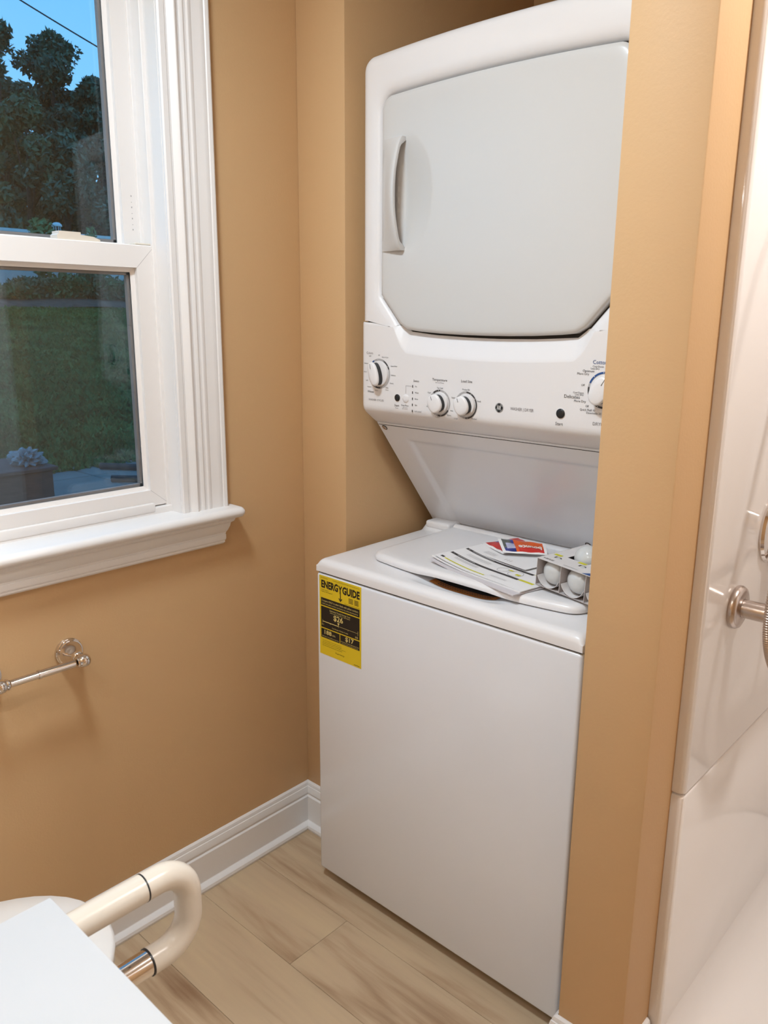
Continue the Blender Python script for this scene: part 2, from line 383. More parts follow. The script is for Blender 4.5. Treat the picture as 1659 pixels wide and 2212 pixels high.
# vinyl frame tracks
b = NB()
for yy, s in ((WY1, -1), (WY0, 1)):
    a_, c_ = sorted((yy-.0015*s, yy+.010*s))
    box(b, -.045, -.037, a_, c_, WZ0, WZ1, .001, 1); box(b, -.088, -.080, a_, c_, WZ0, WZ1, .001, 1); box(b, -.138, -.126, a_, c_, WZ0, WZ1, .001, 1)
box(b, -.138, -.03, WY0, WY1, WZ0-.024, WZ0+.014, .003, 2)
obj('vinyl_frame', b, 'vinyl', win)
def sash(name, x0, x1, z0, z1, stile, top, bot, gx):
    b = NB(); y0, y1 = WY0+.003, WY1-.003; xm = (x0+x1)/2
    # mitred frame: outer loop / inner loop with glazing bead slope
    o = [(y0, z0), (y1, z0), (y1, z1), (y0, z1)]; i = [(y0+stile, z0+bot), (y1-stile, z0+bot), (y1-stile, z1-top), (y0+stile, z1-top)]
    j = [(y0+stile+.009, z0+bot+.009), (y1-stile-.009, z0+bot+.009), (y1-stile-.009, z1-top-.009), (y0+stile+.009, z1-top-.009)]
    rings = [[(x0, p, q) for p, q in j], [(x0, p, q) for p, q in o], [(x1-.0015, p, q) for p, q in o]]
    k = [(p+(.0015 if p == y0 else -.0015), q+(.0015 if q == z0 else -.0015)) for p, q in o]
    rings += [[(x1, p, q) for p, q in k], [(x1, p, q) for p, q in i], [(x1-.010, p, q) for p, q in i], [(gx+.003, p, q) for p, q in j]]
    loft(b, rings, True, False, False)
    so = obj(name, b, 'vinyl', win, angle=20)
    b = NB(); box(b, x0+.002, x1-.002, y1+.0002, y1+.0016, z0, z1); box(b, x0+.002, x1-.002, y0-.0016, y0-.0002, z0, z1); obj('sash_gap_shade', b, 'ink_grey', so, smooth=False)  # dark grey strips painting the shade line between sash and jamb
    # mitre joints as hairline grooves
    b = NB()
    for (p, q), (r_, s_) in zip(k, i):
        d = Vector((0, r_-p, s_-q)).normalized(); n_ = Vector((0, -d.z, d.y))*.0003; a_, c_ = Vector((x1+.0002, p, q)), Vector((x1+.0002, r_, s_))
        plate(b, [a_-n_, c_-n_, c_+n_, a_+n_])
    obj('mitre_joint', b, 'ink_light', so, smooth=False)
    for k_, gxx in enumerate((gx, gx-.012)):
        b = NB(); plate(b, [(gxx, p, q) for p, q in j]); obj('pane', b, 'glass', so, smooth=False)
    b = NB()   # dark spacer bar between the panes
    for p0, p1, q0, q1 in ((j[0][0], j[0][0]+.006, j[0][1], j[2][1]), (j[1][0]-.006, j[1][0], j[0][1], j[2][1]),
                           (j[0][0], j[1][0], j[0][1], j[0][1]+.006), (j[0][0], j[1][0], j[2][1]-.006, j[2][1])):
        box(b, gx-.011, gx-.001, p0, p1, q0, q1)
    obj('spacer_bar', b, 'ink_grey', so, smooth=False)
    return so
up_s = sash('upper_sash', -.124, -.086, 1.495, WZ1-.004, .042, .04, .030, -.102)
lo_s = sash('lower_sash', -.078, -.041, WZ0+.016, 1.528, .044, .045, .036, -.057)
# bottom lift rail lip and sill cover in front of the sash
b = NB(); box(b, -.040, -.028, WY0+.05, WY1-.045, .968, .988, .003, 2); obj('lift_rail', b, 'vinyl', lo_s)
for yc in (-.527, -.975):
    b = NB()
    prof = [(-.044, 0), (.044, 0), (.044, .004), (.030, .009), (.004, .011), (.004, .0155), (-.040, .0155), (-.040, .011), (-.044, .008)]
    loft(b, [[(-.074, yc+p, 1.528+q) for p, q in prof], [(-.046, yc+p, 1.528+q) for p, q in prof]])
    lk = obj('sash_lock', b, 'cream', lo_s, angle=25)
b = NB(); box(b, -.075, -.046, WY1-.045, WY1-.006, 1.528, 1.533, .002, 1); obj('tilt_latch', b, 'cream', lo_s)
b = NB(); [plate(b, [(-.0857, -.385+p, 1.56+.011*k+q) for p, q in ((-.0012, 0), (.0012, 0), (.0012, .001 if k % 2 else .003), (-.0012, .001 if k % 2 else .003))]) for k in range(7)]; obj('sash_marking', b, 'ink_light', up_s, smooth=False)
# insect screen outside the lower sash
b = NB(); plate(b, [(-.128, WY0+.02, WZ0+.02), (-.128, WY1-.02, WZ0+.02), (-.128, WY1-.02, 1.505), (-.128, WY0+.02, 1.505)])
obj('insect_screen', b, 'screen', win, smooth=False)
# casing: fluted profile (u from opening outward, v out from the wall)
CAS = [(0, 0), (0, .010), (.003, .0125), (.014, .0125), (.017, .010), (.021, .010), (.025, .0135), (.029, .018), (.033, .020), (.037, .0185), (.040, .0145),
       (.046, .0135), (.050, .016), (.054, .0165), (.058, .0145), (.062, .0145), (.066, .0165), (.070, .0165), (.075, .0145), (.084, .0155), (.092, .0175), (.098, .0185), (.103, .0175), (.105, .0195), (.112, .0205), (.115, .019), (.115, 0)]
b = NB(); sweep(b, CAS, (0, WY1-.001, WZ0), (0, WY1-.001, WZ1+.115), Y, X); obj('casing_board', b, 'trim', win, angle=25)
b = NB(); sweep(b, CAS, (0, WY0+.001, WZ0), (0, WY0+.001, WZ1+.115), -Y, X); obj('casing_board', b, 'trim', win, angle=25)
b = NB(); sweep(b, CAS, (0, WY0, WZ1), (0, WY1, WZ1), Z, X); obj('casing_board', b, 'trim', win, angle=25)
# stool with bullnose and rounded horns
SY0, SY1 = WY0-.14, -.222
b = NB(); ST = [(-.030, 0), (.043, 0), (.050, -.0018), (.0545, -.006), (.0565, -.012), (.0545, -.018), (.050, -.0225), (.044, -.0245), (-.030, -.0245)]
rings = []
for t, sc in ((0, .0), (.0015, .45), (.005, .78), (.010, .95), (.014, 1)):
    rings.append((SY0+t, sc))
rings += [(SY1-t, sc) for t, sc in ((.014, 1), (.010, .95), (.005, .78), (.0015, .45), (0, 0))]
loft(b, [[(u if u < 0 else u-(1-sc)*.012*(u/.056), yy, WZ0+(-.01225 + (v+.01225)*(.25+.75*sc))) for u, v in ST] for yy, sc in rings])
obj('window_stool', b, 'trim', win, angle=40)
b = NB(); AP = [(0, 0), (.041, 0), (.041, -.003), (.038, -.008), (.034, -.010), (.031, -.012), (.029, -.020), (.024, -.030), (.0195, -.036), (.0195, -.038), (.0185, -.0385), (.0185, -.040), (.0195, -.0405), (.0195, -.052), (.0185, -.0525), (.0185, -.054), (.0165, -.0555), (.0165, -.060), (.012, -.064), (0, -.066)]
sweep(b, AP, (0, WY0-.10, WZ0-.0245), (0, -.268, WZ0-.0245), X, Z, sh1=.55, sh0=-.55); obj('window_apron', b, 'trim', win, angle=25)

# ================================================================== WASHER-DRYER
WX0, WX1, WF = .190, .873, -.133
WM = (WX0+WX1)/2
lc = thing('stacked_laundry_center', 'white stacked washer and dryer unit standing in the tan alcove', 'washer dryer', (WM, .25, 0))
# washer cabinet
b = NB(); box(b, WX0, WX1, WF, .64, .030, .815, .007, 3); obj('washer_cabinet', b, 'enamel', lc)
b = NB(); box(b, WX0+.004, WX1-.004, WF+.004, .63, .815, .819); obj('deck_gasket', b, 'gap', lc)
b = NB(); box(b, WX0+.02, WX1-.02, WF+.05, .62, .012, .030); obj('base_frame', b, 'dark', lc)
for fx in (WX0+.05, WX1-.05):
    for fy in (WF+.08, .58):
        b = NB(); lathe(b, (fx, fy, 0), Z, [(.018, 0), (.02, .003), (.018, .008), (.007, .009), (.007, .014)], 16); obj('leveling_foot', b, 'dark', lc)
# deck: height field with rolled edges, finger scoop and raised rear
def deck_z(x, y):
    z = .848
    if y > .235:
        t = min(1, (y-.235)/.03); z += .016*t*t*(3-2*t)
    e = math.exp(-(((x-.552)/.098)**4)) * math.exp(-(((y+.050)/.045)**6)); z -= .017*e
    return z
xs_ = sorted(set([WX0, WX0+.0015, WX0+.005, WX0+.010, WX0+.018, WX0+.03] + [WX0+.03+(WX1-WX0-.06)*i/46 for i in range(47)] + [WX1-.03, WX1-.018, WX1-.010, WX1-.005, WX1-.0015, WX1]))
ys_ = [WF, WF+.0015, WF+.005, WF+.010, WF+.018] + [WF+.018+(.128)*i/40 for i in range(1, 41)] + [.03+.2*i/6 for i in range(7)] + [.235, .243, .25, .258, .265, .28, .30, .33]
ys_ = sorted(set(ys_))
def roll(d):
    r = .016
    return 0 if d >= r else -(r-math.sqrt(max(0, r*r-(r-d)**2)))
b = NB(); grid = []
for yy in ys_:
    grid.append([b.verts.new((x, yy, deck_z(x, yy) + max(-.016, roll(x-WX0) + roll(WX1-x) + roll(yy-WF)))) for x in xs_])
for i in range(len(ys_)-1):
    for j in range(len(xs_)-1): b.faces.new((grid[i][j], grid[i][j+1], grid[i+1][j+1], grid[i+1][j]))
per = [grid[0][j] for j in range(len(xs_))] + [grid[i][-1] for i in range(1, len(ys_))] + [grid[-1][j] for j in range(len(xs_)-2, -1, -1)] + [grid[i][0] for i in range(len(ys_)-2, 0, -1)]
lowv = [b.verts.new((v.co.x, v.co.y, .8185)) for v in per]
for i in range(len(per)):
    j = (i+1) % len(per); b.faces.new((per[i], per[j], lowv[j], lowv[i]))
b.faces.new(lowv)
deck = obj('washer_deck', b, 'plastic', lc, angle=50)
# lid
LX0, LX1, LY1 = .283, .822, .262
def lid_front(x):
    t = (x-(LX0+LX1)/2)/((LX1-LX0)/2); return -.050 - .026*(1-abs(t)**2.2)
def lid_outline(ins):
    pts = []; n = 48; r = .03
    for i in range(n+1):     # front edge, left to right
        u_ = .5-.5*math.cos(PI*i/n); u_ = .65*u_+.35*i/n if 0 else u_; x = LX0+ins + (LX1-LX0-2*ins)*u_
        t = abs((x-(LX0+LX1)/2)/((LX1-LX0)/2))
        yf = lid_front(x)+ins
        d = min(x-LX0-ins, LX1-ins-x)
        if d < r: yf += r-math.sqrt(max(0, r*r-(r-d)**2))
        pts.append((x, yf))
    n2 = 6
    for i in range(1, n2+1): pts.append((LX1-ins, pts[n][1] + (LY1-ins-pts[n][1])*i/n2))
    for i in range(1, 13): pts.append((LX1-ins-(LX1-LX0-2*ins)*i/12, LY1-ins))
    for i in range(1, n2): pts.append((LX0+ins, LY1-ins+(pts[0][1]-LY1+ins)*i/n2))
    return pts
def arch(x, y):
    return .006*math.exp(-(((x-.552)/.10)**4))*math.exp(-((max(0, y+.07)/.03)**2))
rings = []
for ins, zz in ((.006, .8495), (.001, .851), (0, .856), (.0015, .862), (.006, .866), (.013, .8672), (.03, .8675), (.05, .8668)):
    rings.append([(x, y_, zz + arch(x, y_)*(1 if zz < .86 else .55)) for x, y_ in lid_outline(ins)])
b = NB(); loft(b, rings, True, True, True); obj('washer_lid', b, 'plastic', lc, angle=40)
# hinge roll along the rear of the lid and rear blocks
b = NB(); tube(b, [(LX0+.002, .263, .862), (LX0+.006, .263, .862), (.54, .263, .862), (LX1-.006, .263, .862), (LX1-.002, .263, .862)], [.006, .0115, .0115, .0115, .006], 18); obj('lid_hinge_roll', b, 'plastic', lc)
for x0, x1 in ((WX0+.012, LX0-.003), (LX1+.003, WX1-.012)):
    b = NB(); box(b, x0, x1, .245, .30, .852, .872, .007, 3); obj('hinge_cover', b, 'plastic', lc)
# orange warning sticker in the finger scoop
b = NB(); N = 40; sg = [[b.verts.new((.466+.172*i/N, -.0600+.022*k/10, deck_z(.466+.172*i/N, -.0600+.022*k/10)+.0012)) for k in range(11)] for i in range(N+1)]
for i in range(N):
    for k in range(10): b.faces.new((sg[i][k], sg[i+1][k], sg[i+1][k+1], sg[i][k+1]))
go = NB(); sg = [[go.verts.new((.440+.224*i/N, -.0375+.034*k/8, deck_z(.440+.224*i/N, -.0375+.034*k/8)+.0010)) for k in range(9)] for i in range(N+1)]
for i in range(N):
    for k in range(8): go.faces.new((sg[i][k], sg[i+1][k], sg[i+1][k+1], sg[i][k+1]))
obj('lid_gap_shade', go, 'gap', lc)  # dark sheet on the deck, standing in for the shade under the lid edge
st = obj('warning_sticker', b, 'orange', lc, label='narrow orange warning strip under the washer lid edge')
b = NB()
for k in range(22):
    for v in (-.0545, -.0465):
        x = .484+.0064*k; plate(b, [Vector((p, q, deck_z(p, q)+.0022)) for p, q in ((x, v), (x+.0045, v), (x+.0045, v+.0035), (x, v+.0035))])
obj('sticker_print', b, 'ink', st, kind='stuff', smooth=False)
# slanted back panel with embossed bead
PA, PB = Vector((0, .0685, 1.1443)), Vector((0, .292, .862))
pu = (PB-PA); pl = pu.length; pu.normalize(); pn = Vector((0, -pu.z, pu.y))
if pn.y > 0: pn = -pn
def bead(x, t):
    d = 1e9
    x0, x1 = WX0+.076, WX1-.076; t0, t1 = .055, pl+.1
    dx = max(x0-x, x-x1); dt = t0-t
    d = max(dx, dt) if (dx < 0 or dt < 0) else math.hypot(dx+.0, dt+.0)
    k = 1-max(0, min(1, (d+.009)/.018)); return -.006*k*k*(3-2*k)    # inner field raised
nx, ntt = 150, 70; b = NB(); g = []
for j in range(ntt+1):
    t = pl*j/ntt; g.append([])
    for i in range(nx+1):
        x = WX0+.002+(WX1-WX0-.004)*i/nx; p = PA + pu*t + pn*bead(x, t); g[-1].append(b.verts.new((x, p.y, p.z)))
for j in range(ntt):
    for i in range(nx): b.faces.new((g[j][i], g[j][i+1], g[j+1][i+1], g[j+1][i]))
per = g[0] + [r[-1] for r in g[1:]] + g[-1][-2::-1] + [g[j][0] for j in range(ntt-1, 0, -1)]
bk = [b.verts.new(v.co - pn*.012) for v in per]
for i in range(len(per)):
    j = (i+1) % len(per); b.faces.new((per[i], per[j], bk[j], bk[i]))
b.faces.new(bk)
obj('sloped_panel', b, 'enamel', lc, angle=40)
for sx, t in ((WX0+.018, .016), (WX1-.018, .016), (.655, pl-.028)):
    p = PA+pu*t + pn*.0005 + X*sx
    if sx == .655: p -= pn*.006
    b = NB(); lathe(b, p, pn, [(.006, 0), (.006, .0015), (.0045, .0025), (.003, .0026), (.0025, .0012), (.0001, .001)], 16)
    obj('panel_screw', b, 'nickel', lc)
    b = NB(); ring_arc(b, p+pn*.0003, .0045, .0075, 0, 360, X, pn.cross(X), 20); obj('screw_recess', b, 'gap', lc, smooth=False)
# column behind the slope that carries the dryer
b = NB(); box(b, WX0+.006, WX1-.006, .30, .64, .815, 1.15); obj('support_column', b, 'enamel', lc)
# dryer cabinet
b = NB(); box(b, WX0+.004, WX1-.004, .07, .64, 1.142, 1.918, .012, 3); obj('dryer_cabinet', b, 'enamel', lc)
YD = .015
# control panel: height field in y
def ztop(x):
    K = [(.19, 1.3775), (.306, 1.3705), (.329, 1.358), (.394, 1.352), (.480, 1.3485), (.560, 1.3475), (.645, 1.349), (.735, 1.354), (.757, 1.3705), (.873, 1.3775)]
    for (a, p), (c, q) in zip(K[:-1], K[1:]):
        if x <= c+1e-9: return p+(q-p)*(x-a)/(c-a)
    return K[-1][1]
def zcrease(x):
    t = min(1, abs(x-WM)/.27); return 1.304 + .014*t*t + (.06*((abs(x-WM)-.200)/.045)**2 if abs(x-WM) > .200 else 0)
xs_ = sorted(set([WX0, WX0+.002, WX0+.006, WX0+.012, WX1-.012, WX1-.006, WX1-.002, WX1, .306, .329, .735, .757] + [WX0+.012+(WX1-WX0-.024)*i/54 for i in range(55)]))
LIP = [(.0, 1.192), (.0008, 1.186), (.003, 1.180), (.008, 1.174), (.016, 1.168), (.028, 1.160), (.042, 1.151), (.052, 1.1455)]
b = NB(); cols = []
for x in xs_:
    c = []; zt = ztop(x); zc = min(zcrease(x), zt-.004)
    e = min(x-WX0, WX1-x); er = .012-math.sqrt(max(0, .012**2-(.012-min(e, .012))**2))
    zl = [zt+(zc-zt)*k/7 for k in range(8)] + [zc-.0025, zc-.006] + [zc-.006+(1.192-zc+.006)*k/6 for k in range(1, 7)]
    for z in zl:
        d = max(0, (z-zc)/.05)*.018
        c.append(b.verts.new((x, YD+d+er, z)))
    # insert a finer crease by snapping the nearest row
    for dy, z in LIP[1:]: c.append(b.verts.new((x, YD+dy+er*(1-dy/.06), z)))
    cols.append(c)
for i in range(len(cols)-1):
    for k in range(len(cols[0])-1): b.faces.new((cols[i][k], cols[i+1][k], cols[i+1][k+1], cols[i][k+1]))
per = [c[0] for c in cols] + cols[-1][1:] + [c[-1] for c in cols[-2::-1]] + cols[0][-2:0:-1]
bk = [b.verts.new((v.co.x, .074, v.co.z)) for v in per]
for i in range(len(per)):
    j = (i+1) % len(per); b.faces.new((per[i], per[j], bk[j], bk[i]))
cp = obj('control_panel', b, 'plastic', lc, angle=40)
b = NB(); box(b, WX0+.004, WX1-.004, .072, .084, 1.1385, 1.1475); obj('panel_seam', b, 'gap', lc)
b = NB(); box(b, WX0+.005, WX1-.005, .034, .07, 1.33, 1.90); obj('bezel_backing', b, 'gap', lc)

# dryer bezel and door outlines (x, z), 7 matched segments
def seg(a, c, n): return [(a[0]+(c[0]-a[0])*i/n, a[1]+(c[1]-a[1])*i/n) for i in range(n)]
def arc(cx, cz, r, a0, a1, n): return [(cx+r*math.cos(math.radians(a0+(a1-a0)*i/n)), cz+r*math.sin(math.radians(a0+(a1-a0)*i/n))) for i in range(n)]
def path(x0, x1, zb, zt, r, bow, ch, zch):
    """open path from bottom-left round the top to bottom-right; ch: chamfer run in x at the bottom"""
    P = []
    P += seg((x0+ch, zb), (x0, zch), 5)
    P += seg((x0, zch), (x0, zt-r), 8)
    P += arc(x0+r, zt-r, r, 180, 90, 8)
    n = 16
    for i in range(n): 
        t = i/n; P.append((x0+r+(x1-x0-2*r)*t, zt + bow*(1-(2*t-1)**2)))
    P += arc(x1-r, zt-r, r, 90, 0, 8)
    P += seg((x1, zt-r), (x1, zch), 8)
    P += seg((x1, zch), (x1-ch, zb), 5); P.append((x1-ch, zb))
    return P
def P3(P, y): return [(x, y, z) for x, z in P]
def opath(i): return path(WX0+i, WX1-i, 1.3795, 1.922-i, .030-min(i, .02)*.8, .010, 0, 1.42)
def dpath(e): return path(.2505-e, .8125+e, 1.3725-e*.2, 1.836+e, .030+e*.8, .007, .056, 1.436-e*.3)
b = NB()
rings = [P3(opath(0), .085), P3(opath(0), .034), P3(opath(.0025), .026), P3(opath(.007), .020), P3(opath(.014), .0162), P3(opath(.022), .0150),
         P3(dpath(.028), .0150), P3(dpath(.016), .0172), P3(dpath(.009), .0215), P3(dpath(.0045), .0285), P3(dpath(.0035), .045)]
loft(b, rings, False, False, False)
obj('dryer_bezel', b, 'plastic', lc, angle=50)
# door outline closed with smile-shaped bottom
def door_loop(ins):
    P = path(.2505+ins, .8125-ins, 1.374+ins*.5, 1.836-ins, max(.006, .030-ins*.8), .007, .056, 1.436+ins*.3)
    bt = [(.735, 1.362), (.70, 1.3585), (.645, 1.3555), (.59, 1.354), (.5315, 1.3535), (.473, 1.354), (.418, 1.3555), (.363, 1.3585), (.328, 1.362)]
    return P + [(x + (.5315-x)*ins*.5, z+ins) for x, z in bt]
from mathutils.geometry import delaunay_2d_cdt
def scoop(x, z):
    if x < .300: return 0
    q = ((x-.318)/.077)**2 + ((z-1.636)/.122)**2
    d = .013*max(0, 1-q)**1.25
    return d*min(1, (x-.300)/.012)
b = NB()
inner = door_loop(.02)
vr = loft(b, [P3(door_loop(0), .045), P3(door_loop(0), .0195), P3(door_loop(.0012), .0165), P3(door_loop(.004), .0140), P3(door_loop(.009), .0130), P3(inner, .0126)], True, True, False)
pts2 = [Vector(p) for p in inner]; nb_ = len(pts2)
for x0, x1, z0, z1, st_ in ((.28, .80, 1.375, 1.835, .022), (.294, .404, 1.505, 1.767, .0055)):
    for i in range(int((x1-x0)/st_)+1):
        for k in range(int((z1-z0)/st_)+1): pts2.append(Vector((x0+i*st_, z0+k*st_)))
cv, ce, cf, ov, oe, of_ = delaunay_2d_cdt(pts2, [], [list(range(nb_))], 1, 1e-6)
mpv = []
for k, v in enumerate(cv):
    src = [q for q in ov[k] if q < nb_]
    mpv.append(vr[-1][src[0]] if src else b.verts.new((v.x, .0126+scoop(v.x, v.y), v.y)))
for f in cf:
    try: b.faces.new([mpv[q] for q in f])
    except ValueError: pass
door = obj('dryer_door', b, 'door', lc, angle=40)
# door handle: bowed pull
b = NB(); HZ0, HZ1 = 1.526, 1.750; n = 40
Lr = []
for i in range(n+1):
    t = i/n; z = HZ0+(HZ1-HZ0)*t; sn = math.sin(PI*t)**.7; h = .011+.027*sn; y0 = .0128
    e = min(1, min(t, 1-t)/.09); e = e*e*(3-2*e)
    uy = (y0+.006)*(1-e) + (y0-h+.0065)*e
    Lr.append([Vector((.2545, y0+.004, z)), Vector((.2560, y0-.0005, z)), Vector((.270, y0-h*.33, z)), Vector((.285, y0-h*.62, z)), Vector((.300, y0-h*.85, z)), Vector((.3110, y0-h*.985, z)), Vector((.3145, y0-h, z)), Vector((.3180, y0-h+.0008, z)), Vector((.3190, y0-h+.003, z)),
               Vector((.3190, uy, z)), Vector((.308, uy*(.6)+.4*(y0+.004)-.001, z)), Vector((.294, uy*.25+.75*(y0+.004), z)), Vector((.275, y0+.008, z))])
loft(b, Lr, True, True, True)
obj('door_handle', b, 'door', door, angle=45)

# ---- controls
YT = YD-.0005
def PT(x, z, d=0): return Vector((x, YT-d, z))
def knob(name, x, z, R, gw, gh, ang, depth=.024):
    b = NB(); lathe(b, (x, YD+.002, z), -Y, [(R, 0), (R, .0045), (R-.001, .0065), (R-.004, .007)], 40)
    k = obj(name, b, 'plastic', lc, angle=40)
    c, s = math.cos(math.radians(ang)), math.sin(math.radians(ang))
    def ring(sc, d): 
        o = []
        for i in range(40):
            t = 2*PI*i/40; p, q = gw*sc*math.copysign(abs(math.cos(t))**.8, math.cos(t)), gh*sc*math.copysign(abs(math.sin(t))**.9, math.sin(t))
            o.append((x+p*c-q*s, YD+.002-d, z+p*s+q*c))
        return o
    b = NB(); loft(b, [ring(1.0, .006), ring(.98, depth-.0035)]); obj('knob_skirt', b, 'dark', k)
    b = NB(); loft(b, [ring(1.0, depth-.0055), ring(1.06, depth-.004), ring(1.07, depth-.002), ring(1.02, depth+.0005), ring(.88, depth+.0018), ring(.55, depth+.0026), ring(.2, depth+.003)])
    obj('knob_cap', b, 'plastic', k, angle=50)
    b = NB(); d = Vector((-s, 0, c)); p = Vector((x, YD+.002-depth-.0034, z))
    q = Vector((c, 0, s))*.0006
    plate(b, [p+d*gh*.45-q, p+d*gh*.45+q, p+d*gh*.92+q+Y*.0016, p+d*gh*.92-q+Y*.0016]); obj('pointer_line', b, 'ink', k, smooth=False)
    return k
KW, KT, KL, KD = (.247, 1.2635), (.4235, 1.2105), (.4935, 1.2115), (.803, 1.2625)
knob('washer_cycle_dial', *KW, .0285, .0125, .0255, 18, .024)
knob('temperature_knob', *KT, .0235, .0165, .0185, 28, .022)
knob('load_size_knob', *KL, .0235, .0165, .0185, 28, .022)
knob('dryer_cycle_dial', *KD, .0285, .0165, .0255, -28, .024)
# printed dial rings and marks
b = NB()
for (kx, kz), R, arcs in ((KW, .0300, [(20, 66, 0), (118, 155, 1), (228, 282, 0)]), (KT, .0252, [(88, 128, 0), (262, 330, 0)]), (KL, .0252, [(-90, 88, 0)]),
                          (KD, .0300, [(50, 158, 1), (172, 222, 0), (232, 290, 0)])):
    ring_arc(b, PT(kx, kz, .0001), R-.0003, R+.0035, 0, 360, X, Z, 40, 2)
    for a0, a1, mi in arcs: ring_arc(b, PT(kx, kz, .0004), R, R+.0033, a0, a1, X, Z, 16, mi)
    for a in (33, 62, 96, 132, 200, 250, 280):
        t = math.radians(a); disc(b, PT(kx+(R+.0017)*math.cos(t), kz+(R+.0017)*math.sin(t), .0007), .0009, X, Z, 8, 3)
obj('dial_ring_print', b, ['ink', 'blue', 'ink_light', 'white_print'], cp, kind='stuff', smooth=False)
# buttons
for nm, x, z, m_, r in (('start_button', .3035, 1.2135, 'dark', .0078), ('deep_rinse_button', .328, 1.2135, 'plastic', .0085), ('dryer_start_button', .7165, 1.2135, 'dark', .0092)):
    b = NB(); lathe(b, (x, YD+.001, z), -Y, [(r+.0012, 0), (r+.0012, .0012), (r, .0016)], 28); q = obj(nm, b, 'plastic', lc)
    b = NB(); lathe(b, (x, YD+.001, z), -Y, [(r, .001), (r, .0026), (r-.0015, .0036), (r*.4, .0040)], 28); obj('button_cap', b, m_, q)
# lettering
b = NB()
def T(s, x, z, h, mi=0, align='c', width=None): text(b, s, PT(x, z, .0002), h, align=align, mi=mi, width=width)
T('Colors', .2085, 1.3085, .0050, 1, 'l')
for s, x, z, al in (('Light', .223, 1.302, 'r'), ('Off', .247, 1.3045, 'c'), ('Drain & Spin', .256, 1.3005, 'l'), ('Medium', .2135, 1.285, 'r'), ('Speed Wash', .283, 1.282, 'l'), ('Heavy', .209, 1.266, 'r'),
                   ('Delicates', .284, 1.262, 'l'), ('Light', .2135, 1.247, 'r'), ('Casuals', .280, 1.244, 'l'), ('Medium', .223, 1.2325, 'r'), ('Heavy', .240, 1.2255, 'c'), ('Bulky', .268, 1.2335, 'l'), ('Items', .268, 1.2285, 'l')):
    T(s, x, z, .0026, 0, al)
T('Whites', .2215, 1.2215, .0046); T('WASHER CYCLES', .2385, 1.2035, .0042, 1)
T('Status', .3575, 1.2535, .0046)
for i, s in enumerate(('On', 'Wash', 'Rinse', 'Spin', 'Lid Locked')):
    z = 1.2415-.0135*i; T(s, .3545, z, .0030, 0, 'l')
    plate(b, [PT(.3465, z-.0026, .0004), PT(.3488, z-.0026, .0004), PT(.3488, z+.0026, .0004), PT(.3465, z+.0026, .0004)], 0)
for p0, p1 in (((.328, 1.2245), (.328, 1.2415)), ((.328, 1.2415), (.345, 1.2415))):
    e = .00025; plate(b, [PT(p0[0]-e, p0[1]-e, .0003), PT(p1[0]+e, p0[1]-e, .0003), PT(p1[0]+e, p1[1]+e, .0003), PT(p0[0]-e, p1[1]+e, .0003)], 1)
T('Start', .302, 1.196, .0050); T('Pause', .302, 1.1905, .0028, 1)
T('Deep Rinse', .326, 1.198, .0032); T('Add a rinse', .326, 1.1935, .0022, 1); T('with softener', .326, 1.1905, .0022, 1)
T('Temperature', .4225, 1.2595, .0052); T('All Cold Rinses', .4225, 1.2535, .0026, 1)
for s, x, z, al in (('Tap Cold', .4235, 1.2425, 'c'), ('Cool', .3985, 1.231, 'r'), ('Cold', .396, 1.201, 'r'), ('Hot', .4535, 1.197, 'l'), ('Warm', .444, 1.187, 'l'), ('Colors', .419, 1.1805, 'c')): T(s, x, z, .0030, 0, al)
T('Load Size', .4935, 1.2605, .0052)
for s, x, z, al in (('Precise Fill', .4925, 1.2435, 'c'), ('Super', .4655, 1.225, 'r'), ('Small', .522, 1.222, 'l'), ('Medium', .509, 1.185, 'l'), ('Large', .473, 1.182, 'r')): T(s, x, z, .0030, 0, al)
T('WASHER | DRYER', .630, 1.2135, .0058, 1, width=.054)
T('Start', .7145, 1.1935, .0058)
T('Cottons', .7765, 1.3120, .0068, 2, 'l')
for s, x, z, h in (('Cool Down', .7985, 1.3045, .0032), ('Less Dry', .7905, 1.3005, .0034), ('Optimum', .7805, 1.2955, .0042), ('More Dry', .7705, 1.290, .0042), ('Off', .763, 1.2695, .0036), ('Cool Down', .762, 1.255, .0032),
                   ('Less Dry', .762, 1.2515, .0034), ('More Dry', .7675, 1.2395, .0042), ('Off', .774, 1.2315, .0036), ('Quick Fluff 10', .7875, 1.2245, .0038), ('Dewrinkle 20', .800, 1.2195, .0038)): T(s, x, z, h, 0, 'r')
T('Delicates', .7545, 1.2465, .0062, 0, 'r'); T('DRYER', .7845, 1.2005, .0058, 1, 'l'); T('DRYER CYCLES', .814, 1.1955, .003, 1, 'l')
obj('panel_lettering', b, ['ink', 'ink_grey', 'blue'], cp, kind='stuff', smooth=False)
# round monogram emblem
b = NB(); ec = PT(.5765, 1.2130, .0004); lathe(b, (ec.x, YD+.0008, ec.z), -Y, [(.0100, 0), (.0100, .0012), (.0092, .0016)], 32)
em_ = obj('round_emblem', b, 'ink_light', lc)
b = NB(); c0 = Vector((ec.x, YD-.0010, ec.z)); disc(b, c0, .0091, X, Z, 32, 0)
c1 = c0-Y*.0003
ring_arc(b, c1, .0078, .0084, 20, 70, X, Z, 8, 1); ring_arc(b, c1, .0078, .0084, 110, 160, X, Z, 8, 1); ring_arc(b, c1, .0078, .0084, 200, 250, X, Z, 8, 1); ring_arc(b, c1, .0078, .0084, 290, 340, X, Z, 8, 1)
for dx, dz, a0, a1 in ((-.0024, .0026, 30, 330), (-.0028, -.0026, -100, 210), (.0028, .0026, 20, 320), (.0028, -.0024, 40, 350), (0, 0, 0, 0)):
    if a1: ring_arc(b, c1+X*dx+Z*dz, .0014, .0022, a0, a1, X, Z, 12, 1)
